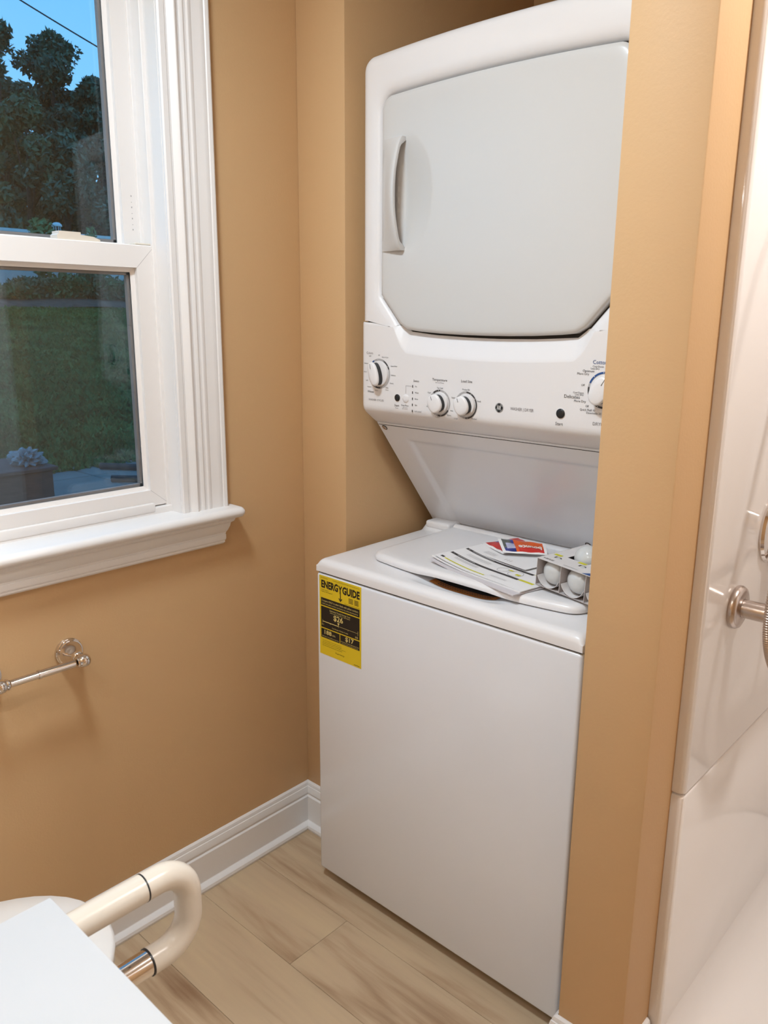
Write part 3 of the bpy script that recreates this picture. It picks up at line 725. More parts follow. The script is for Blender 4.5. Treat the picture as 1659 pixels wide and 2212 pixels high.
text(b, 'GE', c1-Y*.0001, .0048, mi=1, shear=.25)
obj('emblem_face', b, ['dark', 'white_print'], em_, smooth=False)
# energy label
EX0, EX1, EZ0, EZ1 = .2005, .3345, .618, .811
YE = WF-.0006
def E3(x, z, d=0): return Vector((x, YE-d, z))
def rect(bm, x0, x1, z0, z1, d, mi=0): plate(bm, [E3(x0, z0, d), E3(x1, z0, d), E3(x1, z1, d), E3(x0, z1, d)], mi)
b = NB(); box(b, EX0, EX1, YE, WF+.0005, EZ0, EZ1); el = obj('energy_label', b, 'yellow', lc, label='yellow and black energy guide sticker')
b = NB()
text(b, 'ENERG', E3(.2345, .7905, .0002), .0165, width=.0550, bold=.045); text(b, 'GUIDE', E3(.3030, .7895, .0002), .0165, width=.0545, bold=.045)
text(b, 'Y', E3(.2690, .7885, .0002), .017, width=.0130, bold=.04)
rect(b, .2682, .2708, .766, .786, .0002); plate(b, [E3(.2695, .761, .0003), E3(.2755, .768, .0003), E3(.2742, .7698, .0003), E3(.2695, .7652, .0003), E3(.2648, .7698, .0003), E3(.2635, .768, .0003)])
text(b, 'U.S. Government', E3(.206, .8062, .0002), .0022, align='l'); text(b, 'Federal law prohibits removal of this label before consumer purchase.', E3(.330, .8062, .0002), .0018, align='r', width=.085)
text(b, 'Clothes Washer', E3(.206, .7775, .0002), .0026, align='l'); text(b, 'Capacity Class: Standard', E3(.206, .7735, .0002), .0026, align='l')
for i in range(4): rect(b, .2955, .3095, .7746-.0032*i, .7762-.0032*i, .0002); rect(b, .3135, .3265, .7746-.0032*i, .7762-.0032*i, .0002)
text(b, 'Capacity (tub volume): 3.8 cubic feet', E3(.330, .7605, .0002), .0022, align='r')
rect(b, .2055, .3300, .7395, .7580, .0002)
rect(b, .2055, .3300, .6850, .7370, .0002)
rect(b, .2055, .2665, .6600, .6825, .0002); rect(b, .2685, .3300, .6600, .6825, .0002)
for i, s in enumerate(('Your cost will depend on your utility rates and use.', 'Cost range based only on standard capacity models.', 'Estimated energy cost is based on six wash loads a week and a', 'national average electricity cost of 12 cents per kWh.')):
    text(b, s, E3(.209, .6535-.0042*i, .0002), .0021, align='l')
text(b, 'ftc.gov/energy', E3(.267, .632, .0002), .0036, shear=.15); rect(b, .312, .330, .6213, .6225, .0002)
eb = obj('label_print', b, 'label_black', el, kind='stuff', smooth=False)
b = NB()
text(b, 'Compare ONLY to other labels with yellow numbers.', E3(.2678, .7515, .0005), .0046, width=.118); text(b, 'Labels with yellow numbers are based on the same test procedures.', E3(.2678, .7445, .0005), .0032, width=.116)
text(b, 'Estimated Yearly Energy Cost', E3(.2678, .7315, .0005), .0040, width=.066); text(b, '(when used with an electric water heater)', E3(.2678, .7265, .0005), .0026, width=.064)
text(b, '$26', E3(.2625, .7165, .0005), .0125, width=.031, bold=.02)
plate(b, [E3(.2595, .7085, .0005), E3(.2665, .7085, .0005), E3(.263, .7010, .0005)])
rect(b, .211, .263, .6995, .7012, .0005); rect(b, .263, .325, .7000, .7006, .0005); rect(b, .2107, .2114, .696, .7045, .0005); rect(b, .3246, .3253, .6945, .7055, .0005)
for x in (.2365, .263, .294): rect(b, x-.0003, x+.0003, .697, .6995, .0005)
text(b, '$11', E3(.2115, .6925, .0005), .0034); text(b, '$58', E3(.321, .6895, .0005), .0040); text(b, 'Cost Range of Similar Models', E3(.2678, .6905, .0005), .0030, width=.052)
text(b, '188', E3(.2285, .6745, .0005), .0098, width=.0235, bold=.02); text(b, 'kWh', E3(.2475, .672, .0005), .0045, width=.010); text(b, 'Estimated Yearly Electricity Use', E3(.236, .6640, .0005), .0026, width=.055)
text(b, '$17', E3(.2985, .6755, .0005), .0102, width=.027, bold=.02); text(b, 'Estimated Yearly Operating Cost', E3(.2993, .6665, .0005), .0026, width=.057); text(b, '(when used with a natural gas water heater)', E3(.2993, .6627, .0005), .0020, width=.053)
obj('label_print', b, 'label_pale', el, kind='stuff', smooth=False)

# ================================================================== PAPERS ON THE LID
def sheet(name, org, ang, w_, d_, zf, mats, label, cat, group=None, thick=.0012, nu=20, nv=14):
    """curved booklet; zf(u,v)->height of underside; returns object and mapper"""
    c, s = math.cos(math.radians(ang)), math.sin(math.radians(ang))
    def mp(u, v, h=0): return Vector((org[0]+u*c-v*s, org[1]+u*s+v*c, zf(u, v)+h))
    b = NB(); g0 = [[b.verts.new(mp(w_*i/nu, d_*j/nv)) for i in range(nu+1)] for j in range(nv+1)]
    g1 = [[b.verts.new(mp(w_*i/nu, d_*j/nv, thick)) for i in range(nu+1)] for j in range(nv+1)]
    for j in range(nv):
        for i in range(nu):
            b.faces.new((g0[j][i], g0[j+1][i], g0[j+1][i+1], g0[j][i+1])); b.faces.new((g1[j][i], g1[j][i+1], g1[j+1][i+1], g1[j+1][i]))
    for i in range(nu):
        b.faces.new((g0[0][i], g0[0][i+1], g1[0][i+1], g1[0][i])); b.faces.new((g0[nv][i+1], g0[nv][i], g1[nv][i], g1[nv][i+1]))
    for j in range(nv):
        b.faces.new((g0[j+1][0], g0[j][0], g1[j][0], g1[j+1][0])); b.faces.new((g0[j][nu], g0[j+1][nu], g1[j+1][nu], g1[j][nu]))
    o = obj(name, b, mats, None, label, cat, group, origin=tuple(mp(w_/2, d_/2)))
    return o, mp
def pstrip(bm, mp, u0, u1, v0, v1, h, mi=0, n=14):
    vs = [(bm.verts.new(mp(u0+(u1-u0)*i/n, v0, h)), bm.verts.new(mp(u0+(u1-u0)*i/n, v1, h))) for i in range(n+1)]
    for i in range(n): bm.faces.new((vs[i][0], vs[i+1][0], vs[i+1][1], vs[i][1])).material_index = mi
def ptext(bm, mp, s, u, v, h, mi=0, width=None, lift=.0016, rot=0):
    if rot: text(bm, s, (0, 0, 0), h, width=width, mi=mi, fn=lambda p, q: mp(u-p, v-q, lift))
    else: text(bm, s, (0, 0, 0), h, width=width, mi=mi, fn=lambda p, q: mp(u+p, v+q, lift))
LZ = .8684
zf1 = lambda u, v: LZ + .007*max(0, 1-u/.10)**2
sheet('instruction_booklet', (.440, -.028), -13, .262, .196, zf1, 'paper_grey', 'white folded booklet at the bottom of the paper stack on the washer lid', 'booklet', 'paper stack on the washer lid', thick=.0022)
zf2 = lambda u, v: LZ + .0025 + .010*max(0, 1-u/.12)**2 + .0006*math.sin(v*40)
sheet('instruction_booklet', (.441, -.021), -10.5, .262, .196, zf2, 'paper', 'white booklet sandwiched in the middle of the paper stack on the washer lid', 'booklet', 'paper stack on the washer lid', thick=.0022)
zf3 = lambda u, v: LZ + .0050 + .012*max(0, 1-u/.13)**2 + .001*math.sin(PI*u/.262)
qg, mp3 = sheet('quick_start_guide', (.449, -.021), -10.2, .256, .190, zf3, 'paper', 'quick guide sheet with black bars and yellow print lying on the paper stack', 'leaflet', 'paper stack on the washer lid', thick=.0010)
b = NB()
for v in (.046, .092):
    pstrip(b, mp3, .004, .204, v-.0042, v+.0042, .0013, 0)
pstrip(b, mp3, .021, .142, .0085, .0125, .0013, 1)
pstrip(b, mp3, .205, .243, .044, .052, .0013, 1, 3); pstrip(b, mp3, .205, .243, .094, .100, .0013, 1, 3)
pstrip(b, mp3, .008, .018, .0085, .0155, .0013, 0, 3); pstrip(b, mp3, .150, .162, .074, .080, .0013, 1, 3); pstrip(b, mp3, .178, .190, .062, .070, .0013, 1, 3)
for cu, cv, r in ((.140, .068, .013), (.176, .068, .017)):
    for k in range(24):
        a0, a1 = 2*PI*k/24, 2*PI*(k+1)/24
        plate(b, [mp3(cu+r*math.cos(a0), cv+r*math.sin(a0), .0014), mp3(cu+r*math.cos(a1), cv+r*math.sin(a1), .0014), mp3(cu+(r-.0008)*math.cos(a1), cv+(r-.0008)*math.sin(a1), .0014), mp3(cu+(r-.0008)*math.cos(a0), cv+(r-.0008)*math.sin(a0), .0014)], 2)
for k in range(3): pstrip(b, mp3, .03, .10, .029+.0035*k, .0300+.0035*k, .0013, 3, 6); pstrip(b, mp3, .03, .10, .066+.0045*k, .067+.0045*k, .0013, 3, 6)
for k in range(2): pstrip(b, mp3, .150, .195, .018+.004*k, .019+.004*k, .0013, 3, 4)
ptext(b, mp3, '1', .012, .046, .005, 4); ptext(b, mp3, '2', .012, .092, .005, 4)
pstrip(b, mp3, .024, .078, .0448, .0472, .0016, 3, 6); pstrip(b, mp3, .024, .090, .0908, .0932, .0016, 3, 6)
o = obj('guide_print', b, ['ink', 'pyellow', 'ink_grey', 'ink_light', 'white_print'], None, kind='stuff', smooth=False, origin=tuple(ORG[qg.name])); o.parent = qg; o.location = (0, 0, 0)
zf4 = lambda u, v: LZ + .0105 + .004*max(0, 1-u/.09)**2
lf, mp4 = sheet('folded_leaflet', (.468, .078), -12, .176, .13, zf4, 'paper', 'plain white leaflet with a small sketch under the red sample pouches', 'leaflet', 'paper stack on the washer lid', thick=.0009)
b = NB()
for k in range(3): pstrip(b, mp4, .100+.008*k, .1012+.008*k, .012, .022, .0012, 0, 1)
for k in range(4): pstrip(b, mp4, .035, .07, .012+.004*k, .0128+.004*k, .0012, 1, 3)
o = obj('leaflet_print', b, ['ink_grey', 'ink_light'], None, kind='stuff', smooth=False, origin=tuple(ORG[lf.name])); o.parent = lf; o.location = (0, 0, 0)
# sample pouches
def pouch(name, corners, z0, thick, mats, label, faceboxes, tilt=0, lift=0):
    """corners: fl, fr, br, bl in xy"""
    C4 = [Vector((x, y_, 0)) for x, y_ in corners]
    def mp(u, v, h=0):
        p = C4[0]*(1-u)*(1-v) + C4[1]*u*(1-v) + C4[2]*u*v + C4[3]*(1-u)*v
        e = min(u, 1-u, v, 1-v); puff = thick*min(1, e/.18)**.6 if e > 0 else 0
        p.z = z0 + tilt*(1-u) + lift*v + puff + .0007*math.sin(u*17+v*9) + h; return p
    n = 16; b = NB()
    g1 = [[b.verts.new(mp(i/n, j/n, .0008)) for i in range(n+1)] for j in range(n+1)]
    g0 = [[b.verts.new(Vector((mp(i/n, j/n).x, mp(i/n, j/n).y, z0+tilt*(1-i/n)+lift*j/n))) for i in range(n+1)] for j in range(n+1)]
    for j in range(n):
        for i in range(n):
            u, v = (i+.5)/n, (j+.5)/n; mi = 0
            for u0, u1, v0, v1, k in faceboxes:
                if u0 <= u <= u1 and v0 <= v <= v1: mi = k
            b.faces.new((g1[j][i], g1[j][i+1], g1[j+1][i+1], g1[j+1][i])).material_index = mi
            b.faces.new((g0[j][i], g0[j+1][i], g0[j+1][i+1], g0[j][i+1]))
    rim = lambda g: g[0] + [r[-1] for r in g[1:]] + g[-1][-2::-1] + [g[j][0] for j in range(n-1, 0, -1)]
    a, c = rim(g0), rim(g1)
    for i in range(len(a)):
        j = (i+1) % len(a); b.faces.new((a[i], a[j], c[j], c[i]))
    o = obj(name, b, mats, None, label, 'pouch', 'sample pouches on the leaflets', origin=tuple(mp(.5, .5)))
    return o, mp
pouch('sample_pouch', [(.466, .130), (.548, .094), (.594, .172), (.512, .214)], .8835, .0025, ['paper', 'red', 'pouch_blue'],
      'red foil sample pouch lying underneath the printed one', [(.07, .93, .07, .93, 1), (.08, .2, .3, .7, 2)], lift=.006)
p2, mpp = pouch('sample_pouch', [(.552, .090), (.632, .142), (.604, .176), (.500, .142)], .8880, .0030, ['paper', 'redorange', 'pouch_blue', 'pouch_grey', 'red', 'pouch_pale'],
      'orange and blue sample pouch lettered upside down on top of the papers',
      [(.05, .95, .06, .94, 1), (.40, .95, .06, .40, 4), (.05, .33, .06, .94, 2), (.05, .22, .30, .94, 3), (.12, .30, .25, .62, 5)], lift=.012)
b = NB(); text(b, 'bounce', (0, 0, 0), .030, width=.50, bold=.03, fn=lambda p, q: mpp(min(.97, max(.03, .645-p)), min(.97, max(.03, .42-q*7.5)), .0016))
o = obj('pouch_lettering', b, 'white_print', None, smooth=False, origin=tuple(ORG[p2.name])); o.parent = p2; o.location = (0, 0, 0)

# ================================================================== BULB CARTON
BA = math.radians(-9.5)
# the carton's near side rests on the edge of the papers, its far side on the lid
BM = Matrix.Translation((.699, -.014, LZ+.0078)) @ Matrix.Rotation(BA, 4, 'Z') @ Matrix.Rotation(math.radians(2.5), 4, 'Y')
BW, BD, BH, t_ = .178, .155, .056, .0009
ct = thing('bulb_carton', 'open white cardboard carton holding light bulbs beside the paper stack', 'carton', tuple(BM @ Vector((BW/2, BD/2, 0))))
def bbox(bm, *a, mi=0): box(bm, *a, mi=mi, mtx=BM)
b = NB(); bbox(b, 0, BW, 0, BD, 0, t_)
obj('carton_bottom', b, 'card_in', ct)
b = NB(); bbox(b, 0, t_, 0, BD, 0, BH); bbox(b, BW-t_, BW, 0, BD, 0, BH); bbox(b, 0, BW, BD-t_, BD, 0, BH); obj('carton_side', b, 'card_in', ct)
for k in (1, 2):
    b = NB(); xk = BW*k/3; bbox(b, xk-.0005, xk+.0005, .0, .046, 0, BH-.001); obj('divider', b, 'card_in', ct)
# top board with die-cut holes through which the rear bulbs bulge: built as a frame of strips around two holes
b = NB()
bbox(b, -.0005, BW+.0005, -.001, .050, BH-t_, BH)
bbox(b, -.0005, BW+.0005, .118, BD, BH-t_, BH)
for x0, x1 in ((-.0005, BW/3-.026), (BW/3+.026, 2*BW/3-.026), (2*BW/3+.026, BW+.0005)): bbox(b, x0, x1, .050, .118, BH-t_, BH)
top = obj('carton_top', b, 'card', ct)
b = NB()
for k in range(3):
    c, s = BW*(k+.5)/3, .002
    text(b, 'n', BM @ Vector((c-.004, .033, BH+.0004)), .013, right=BM.to_3x3() @ X, up=BM.to_3x3() @ Y, width=.016)
    p = [BM @ Vector((c+a_, q, BH+.0004)) for a_, q in ((-.024, .041), (-.006, .041), (-.006, .050), (-.024, .050))]; plate(b, p, 1)
text(b, '4 BULBS', BM @ Vector((.020, .010, BH+.0004)), .0062, right=BM.to_3x3() @ X, up=BM.to_3x3() @ Y, width=.026)
plate(b, [BM @ Vector((q, r_, BH+.0004)) for q, r_ in ((.058, .007), (.092, .007), (.092, .009), (.058, .009))], 3)
plate(b, [BM @ Vector((q, r_, BH+.0004)) for q, r_ in ((.108, .0), (.150, .0), (.150, .016), (.118, .012))], 2)
obj('carton_print', b, ['ink', 'pyellow', 'blue', 'ink_light'], top, kind='stuff', smooth=False)
# curled cardboard cradle under each front bulb
for k in range(3):
    c = BW*(k+.5)/3; b = NB(); rings = []
    for yv in (.0, .045):
        pts = []
        for i in range(13):
            a = math.radians(200 + 140*i/12); pts.append(BM @ Vector((c+.0275*math.cos(a), yv, .0305+.0285*math.sin(a))))
        for i in range(12, -1, -1):
            a = math.radians(200 + 140*i/12); pts.append(BM @ Vector((c+.0283*math.cos(a), yv, .0305+.0293*math.sin(a))))
        rings.append(pts)
    loft(b, rings); obj('cradle', b, 'card', ct)
BULB = [(.0001, 0), (.008, .0006), (.0155, .0032), (.0215, .0085), (.0255, .016), (.0270, .0245), (.0258, .033), (.0215, .043), (.0165, .052), (.0142, .060)]
def bulb(lx, ly, lz, axis, label, short=False):
    p = BM @ Vector((lx, ly, lz)); ax = BM.to_3x3() @ Vector(axis)
    bo = thing('light_bulb', label, 'light bulb', tuple(p), 'light bulbs in the carton')
    b = NB(); lathe(b, p, ax, BULB, 36); obj('glass_globe', b, 'bulb', bo, angle=60)
    b = NB(); lathe(b, p, ax, [(.0142, .060), (.0142, .068), (.0125, .070)], 24); obj('collar', b, 'bulb_base', bo)
    b = NB(); pr = [(.0118, .070)]
    for i in range(4): pr += [(.0128, .0725+.004*i), (.0116, .0745+.004*i)]
    pr += [(.0060, .090), (.004, .092)]
    lathe(b, p, ax, pr, 24); obj('screw_base', b, 'nickel', bo)
bulb(BW/6, .003, .0300, Y, 'frosted bulb in the carton cell next to the papers')
bulb(BW/2, .003, .0300, Y, 'frosted bulb in the middle cell of the carton on its curled cradle')
bulb(BW*5/6, .003, .0300, Y, 'frosted bulb in the carton cell next to the tan partition')
for k, lb in ((1, 'frosted bulb bulging through the carton top near the papers'), (2, 'frosted bulb bulging through the carton top near the partition')):
    bulb(BW*k/3, .058, .0640, (0, .93, -.37), lb)

# ================================================================== TOILET ROLL HOLDER
tp = thing('toilet_roll_holder', 'polished chrome toilet roll holder mounted on the tan wall below the window', 'roll holder', (0, -.727, .723))
for yy in (-.645, -.809):
    b = NB(); lathe(b, (0, yy, .723), X, [(.0285, 0), (.0290, .003), (.0280, .0055), (.0262, .0062), (.0262, .0075), (.0270, .009), (.0262, .0105), (.0240, .0112), (.0232, .0125), (.021, .018), (.0165, .026), (.0115, .034), (.0095, .040), (.0095, .043), (.0115, .044), (.0118, .047), (.0105, .0485)], 36)
    fl = obj('flange', b, 'chrome', tp, angle=25)
    b = NB(); sgn = 1 if yy > -.7 else -1; lathe(b, (.065, yy-sgn*.017, .723), Y*sgn, [(.0075, 0), (.0105, .001), (.0112, .004), (.0100, .006), (.0122, .009), (.0135, .015), (.0132, .021), (.0108, .026), (.006, .0295), (.0003, .0302)], 28)
    obj('post_head', b, 'chrome', tp, angle=40)
    b = NB(); tube(b, [(.044, yy, .723), (.066, yy, .723)], .0092, 20); obj('post', b, 'chrome', tp)
b = NB(); tube(b, [(.065, -.665, .723), (.065, -.733, .723)], .0082, 20); tube(b, [(.065, -.733, .723), (.065, -.735, .723), (.065, -.737, .723)], [.0094]*3, 20); obj('roller', b, 'chrome', tp)
b = NB(); tube(b, [(.065, -.736, .723), (.065, -.790, .723)], .0072, 20); obj('roller', b, 'chrome', tp)

# ================================================================== FOLD-DOWN GRAB RAIL
RX, RZ1, RZ0, RE, RR = .62, .629, .508, -.789, .0195
rail = thing('fold_down_grab_rail', 'cream U-shaped fold-down support rail beside the toilet', 'grab rail', (RX, YB, .57))
b = NB(); tube(b, [(RX, YB+.05, RZ1), (RX, -.8585, RZ1)], RR, 28); obj('upper_sleeve', b, 'cream', rail)
bend = [Vector((RX, -.8565, RZ1))]; rr = .046
for i in range(11):
    a = math.radians(90-90*i/10); bend.append(Vector((RX, RE-rr+rr*math.cos(a), RZ1-rr+rr*math.sin(a))))
for i in range(11):
    a = math.radians(-90*i/10); bend.append(Vector((RX, RE-rr+rr*math.cos(a), RZ0+rr+rr*math.sin(a))))
bend.append(Vector((RX, -.8565, RZ0)))
b = NB(); tube(b, bend, RR, 28); obj('end_bend', b, 'cream', rail)
b = NB(); tube(b, [(RX, -.8590, RZ1), (RX, -.8568, RZ1)], RR+.0003, 28); obj('seal_ring', b, 'dark', rail)
b = NB(); tube(b, [(RX, -.8588, RZ0), (RX, -.8566, RZ0)], RR+.0003, 28); obj('seal_ring', b, 'dark', rail)
b = NB(); tube(b, [(RX, YB+.05, RZ0), (RX, -.8575, RZ0)], RR-.0012, 28); obj('lower_tube', b, 'chrome', rail)
b = NB(); box(b, RX-.05, RX+.05, YB, YB+.012, RZ0-.06, RZ1+.05, .005, 2); obj('wall_plate', b, 'chrome', rail)
b = NB(); box(b, RX-.028, RX+.028, YB+.010, YB+.075, RZ0-.028, RZ1+.028, .008, 2); obj('hinge_block', b, 'chrome', rail)

# ================================================================== TOILET
TX = .395
toi = thing('toilet', 'white porcelain toilet with closed lid below the window', 'toilet', (TX, -1.2, 0))
def oval(cy, hw, lf_, lb, z, n=48, pw=2.15):
    o = []
    for i in range(n):
        t = 2*PI*i/n; c, s = math.cos(t), math.sin(t)
        o.append((TX + hw*math.copysign(abs(c)**(2/pw), c), cy + (lf_ if s > 0 else lb)*math.copysign(abs(s)**(2/pw), s), z))
    return o
b = NB(); loft(b, [oval(-1.12, .115, .20, .28, 0), oval(-1.12, .118, .205, .285, .02), oval(-1.12, .10, .18, .28, .10), oval(-1.11, .105, .19, .28, .18), oval(-1.10, .15, .245, .27, .30), oval(-1.10, .178, .278, .25, .375), oval(-1.10, .180, .282, .25, .395)])
obj('bowl', b, 'porcelain', toi, angle=50)
b = NB(); loft(b, [oval(-1.10, .183, .284, .20, .398), oval(-1.10, .187, .288, .205, .404), oval(-1.10, .186, .287, .205, .413), oval(-1.10, .180, .281, .20, .416)]); obj('seat', b, 'porcelain', toi, angle=50)
b = NB(); loft(b, [oval(-1.10, .180, .283, .20, .4175), oval(-1.10, .187, .290, .205, .421), oval(-1.10, .187, .290, .205, .429), oval(-1.10, .180, .284, .20, .4345), oval(-1.10, .14, .235, .16, .438), oval(-1.10, .06, .12, .07, .440)]); obj('lid', b, 'porcelain', toi, angle=50)
b = NB(); box(b, TX-.19, TX+.19, YB+.01, YB+.20, .39, .74, .02, 3); obj('tank', b, 'porcelain', toi)
b = NB(); box(b, TX-.20, TX+.20, YB+.004, YB+.21, .74, .77, .008, 2); obj('tank_lid', b, 'porcelain', toi)

# ================================================================== VANITY
VX0, VX1, VY1, VZ = .757, 1.365, -1.037, .80
van = thing('vanity_unit', 'white vanity unit with plain white top beside the grab rail', 'vanity', ((VX0+VX1)/2, YB, 0))
b = NB(); box(b, VX0, VX1, YB+.001, VY1, VZ-.022, VZ, .002, 2); obj('counter_top', b, 'counter', van)
b = NB(); box(b, VX0+.015, VX1-.015, YB+.001, VY1-.03, .08, VZ-.022, .001, 1); obj('cabinet_body', b, 'cabinet', van)
b = NB(); box(b, VX0+.04, VX1-.04, YB+.001, VY1-.09, 0, .08); obj('plinth', b, 'cabinet', van)
for x0, x1, hx in ((VX0+.018, (VX0+VX1)/2-.002, (VX0+VX1)/2-.03), ((VX0+VX1)/2+.002, VX1-.018, (VX0+VX1)/2+.03)):
    b = NB(); box(b, x0, x1, VY1-.03, VY1-.012, .09, VZ-.03, .002, 1); d_ = obj('door', b, 'cabinet', van)
    b = NB(); lathe(b, (hx, VY1-.012, .60), Y, [(.006, 0), (.006, .012), (.013, .016), (.013, .022), (.008, .025)], 18); obj('knob', b, 'nickel', d_)

# ================================================================== SHOWER
SX = 1.0605
sh = thing('shower_surround', 'glossy white moulded shower surround with low pan beside the partition', 'shower', (SX, .3, 0))
YS0, YS1, SZ, ST_ = -.096, .848, .600, 2.12
# end panel: profile in (x, y) plan: flange, rounded front edge, long face
def panel(name, z0, z1, proud, bev):
    xo = SX+proud; prof = [(XP2+.0003, YS1), (XP2+.0003, YS0)]
    r = .011
    for i in range(9):
        a = math.radians(-90+90*i/8); prof.append((xo-r+r*math.cos(a), YS0+r+r*math.sin(a)))
    prof.append((xo, YS1-.06))
    for i in range(1, 8):
        a = math.radians(90*i/8); prof.append((xo+.06-.06*math.cos(a), YS1-.06+.06*math.sin(a)))
    prof += [(XR-.03, YS1-.0), (XR-.03, YS1+.001)]
    def shr(P, d): return [(x-d if x > XP2+.001 and y < YS1-.06 else x, y+d if y < YS0+.02 and x > XP2+.001 else (y+d if y < YS0+.001 else y)) for x, y in P]
    lv = [(z0, bev), (z0+bev*.3, bev*.35), (z0+bev, 0), (z1-bev, 0), (z1-bev*.3, bev*.35), (z1, bev)]
    b = NB(); loft(b, [[(x, y, z) for x, y in shr(prof, d)] for z, d in lv]); return obj(name, b, 'gelcoat', sh, angle=35)
panel('upper_wall_panel', SZ, ST_, 0, .006)
panel('lower_wall_panel', .0, SZ-.0005, .0, .005)
# pan with coved edge rising to the lower panel
b = NB(); rings = []
for yy in (-.085, -.05, .3, .84):
    P = [(SX-.002, .0)] + [(SX-.002, .11)]
    P += [(SX+.085-.085*math.cos(math.radians(90*i/10)), .111-.085*math.sin(math.radians(90*i/10))) for i in range(11)]
    P += [(1.8, .020), (XR-.035, .026), (XR-.035, .0)]
    rings.append([(x, yy, z if yy > -.06 else z*(.8 if z > .02 else .6)) for x, z in P])
loft(b, rings); obj('shower_pan', b, 'gelcoat', sh, angle=35)
b = NB(); box(b, XR-.03, XR-.001, YS0, YS1, 0, ST_, .006, 2); obj('far_wall_panel', b, 'gelcoat', sh)
# grab bar
gb = thing('shower_grab_bar', 'brushed nickel grab bar on round flange fixed to the shower wall', 'grab bar', (SX, .048, .906))
GY, GZ = .047, .906
def flange(yy): 
    b = NB(); lathe(b, (SX, yy, GZ), X, [(.0375, 0), (.0385, .003), (.0380, .008), (.0350, .0125), (.0300, .0145), (.0190, .0150), (.0183, .0140)], 40); obj('flange', b, 'nickel', gb, angle=45)
flange(GY); flange(GY+.61)
P = [(SX+.012, GY, GZ)] + [(SX+.05+.035*math.sin(math.radians(9*i)), GY+.035-.035*math.cos(math.radians(9*i)), GZ) for i in range(11)]
P += [(x, 2*GY+.61-y_, z) for x, y_, z in P[::-1]]
b = NB(); tube(b, P, .0163, 28); obj('bar', b, 'nickel', gb)
# valve
vv = thing('shower_valve', 'chrome shower valve with lever on the white shower wall above the grab bar', 'shower valve', (SX, .19, 1.02))
b = NB(); lathe(b, (SX, .196, 1.017), X, [(.062, 0), (.063, .004), (.060, .009), (.050, .013), (.030, .016), (.024, .018), (.024, .045), (.020, .05)], 40); obj('escutcheon', b, 'chrome', vv, angle=30)
b = NB(); tube(b, [(SX+.040, .196, 1.017), (SX+.05, .206, .99), (SX+.055, .215, .95)], [.010, .009, .006], 16); obj('lever', b, 'chrome', vv)
# hand shower with ribbed hose
hs = thing('hand_shower', 'hand shower with ribbed steel hose looping in front of the grab bar', 'hand shower', (SX, .22, 1.2))
hp = catmull([(SX+.05, .21, 1.62), (SX+.075, .13, 1.46), (1.137, .03, 1.15), (1.136, -.010, 1.00), (1.135, -.019, .925), (1.136, .000, .86), (1.137, .06, .80), (1.135, .13, .79), (1.125, .19, .84), (SX+.055, .22, .925), (SX+.035, .225, .96)], 44)
tot = [0]
for a, c in zip(hp[:-1], hp[1:]): tot.append(tot[-1]+(c-a).length)
N = int(tot[-1]/.0011); q = []; j = 0
for i in range(N+1):
    s = tot[-1]*i/N
    while j < len(tot)-2 and tot[j+1] < s: j += 1
    q.append(hp[j].lerp(hp[j+1], (s-tot[j])/max(1e-9, tot[j+1]-tot[j])))
b = NB(); tube(b, q, [.0072 if i % 4 in (0, 1) else .0062 for i in range(len(q))], 12); obj('ribbed_hose', b, 'hose', hs, angle=25)
b = NB(); lathe(b, (SX, .215, 1.62), X, [(.026, 0), (.026, .006), (.014, .012), (.014, .05), (.010, .055)], 28); obj('holder', b, 'chrome', hs)
b = NB(); tube(b, [(SX+.05, .21, 1.60), (SX+.058, .205, 1.70), (SX+.075, .195, 1.78), (SX+.10, .185, 1.81)], [.010, .011, .013, .016], 18); obj('handle', b, 'chrome', hs)
b = NB(); lathe(b, (SX+.095, .187, 1.815), (.75, -.1, -.65), [(.016, -.01), (.034, .004), (.044, .012), (.044, .018), (.040, .020)], 32); obj('spray_head', b, 'chrome', hs)
b = NB(); lathe(b, (SX, .225, .96), X, [(.022, 0), (.022, .005), (.013, .010), (.013, .035), (.010, .038)], 24); obj('hose_outlet', b, 'chrome', hs)

# ================================================================== LAMP FIXTURES
cl = thing('ceiling_lamp', 'round flush ceiling lamp with frosted diffuser', 'lamp', (CEIL_LAMP[0], CEIL_LAMP[1], H))
b = NB(); lathe(b, (CEIL_LAMP[0], CEIL_LAMP[1], H), -Z, [(.17, 0), (.17, .03), (.16, .045), (.14, .05)], 40); obj('lamp_base', b, 'nickel', cl)
b = NB(); lathe(b, (CEIL_LAMP[0], CEIL_LAMP[1], H-.05), -Z, [(.145, 0), (.145, .03), (.13, .055), (.09, .06)], 40); obj('diffuser', b, 'lamp_glass', cl)
sl = thing('recessed_shower_lamp', 'recessed round lamp in the ceiling above the shower', 'lamp', (SHOWER_LAMP[0], SHOWER_LAMP[1], H))
b = NB(); lathe(b, (SHOWER_LAMP[0], SHOWER_LAMP[1], H), -Z, [(.10, 0), (.10, .008), (.085, .012)], 36); obj('lamp_ring', b, 'trim', sl)
b = NB(); lathe(b, (SHOWER_LAMP[0], SHOWER_LAMP[1], H-.012), -Z, [(.08, 0), (.08, .01), (.06, .014)], 36); obj('diffuser', b, 'lamp_glass', sl)
vl = thing('vanity_light_bar', 'three-shade vanity light bar above the vanity', 'lamp', (1.06, YB, 2.05))
b = NB(); box(b, .78, 1.34, YB, YB+.03, 2.02, 2.08, .01, 2); obj('back_plate', b, 'nickel', vl)
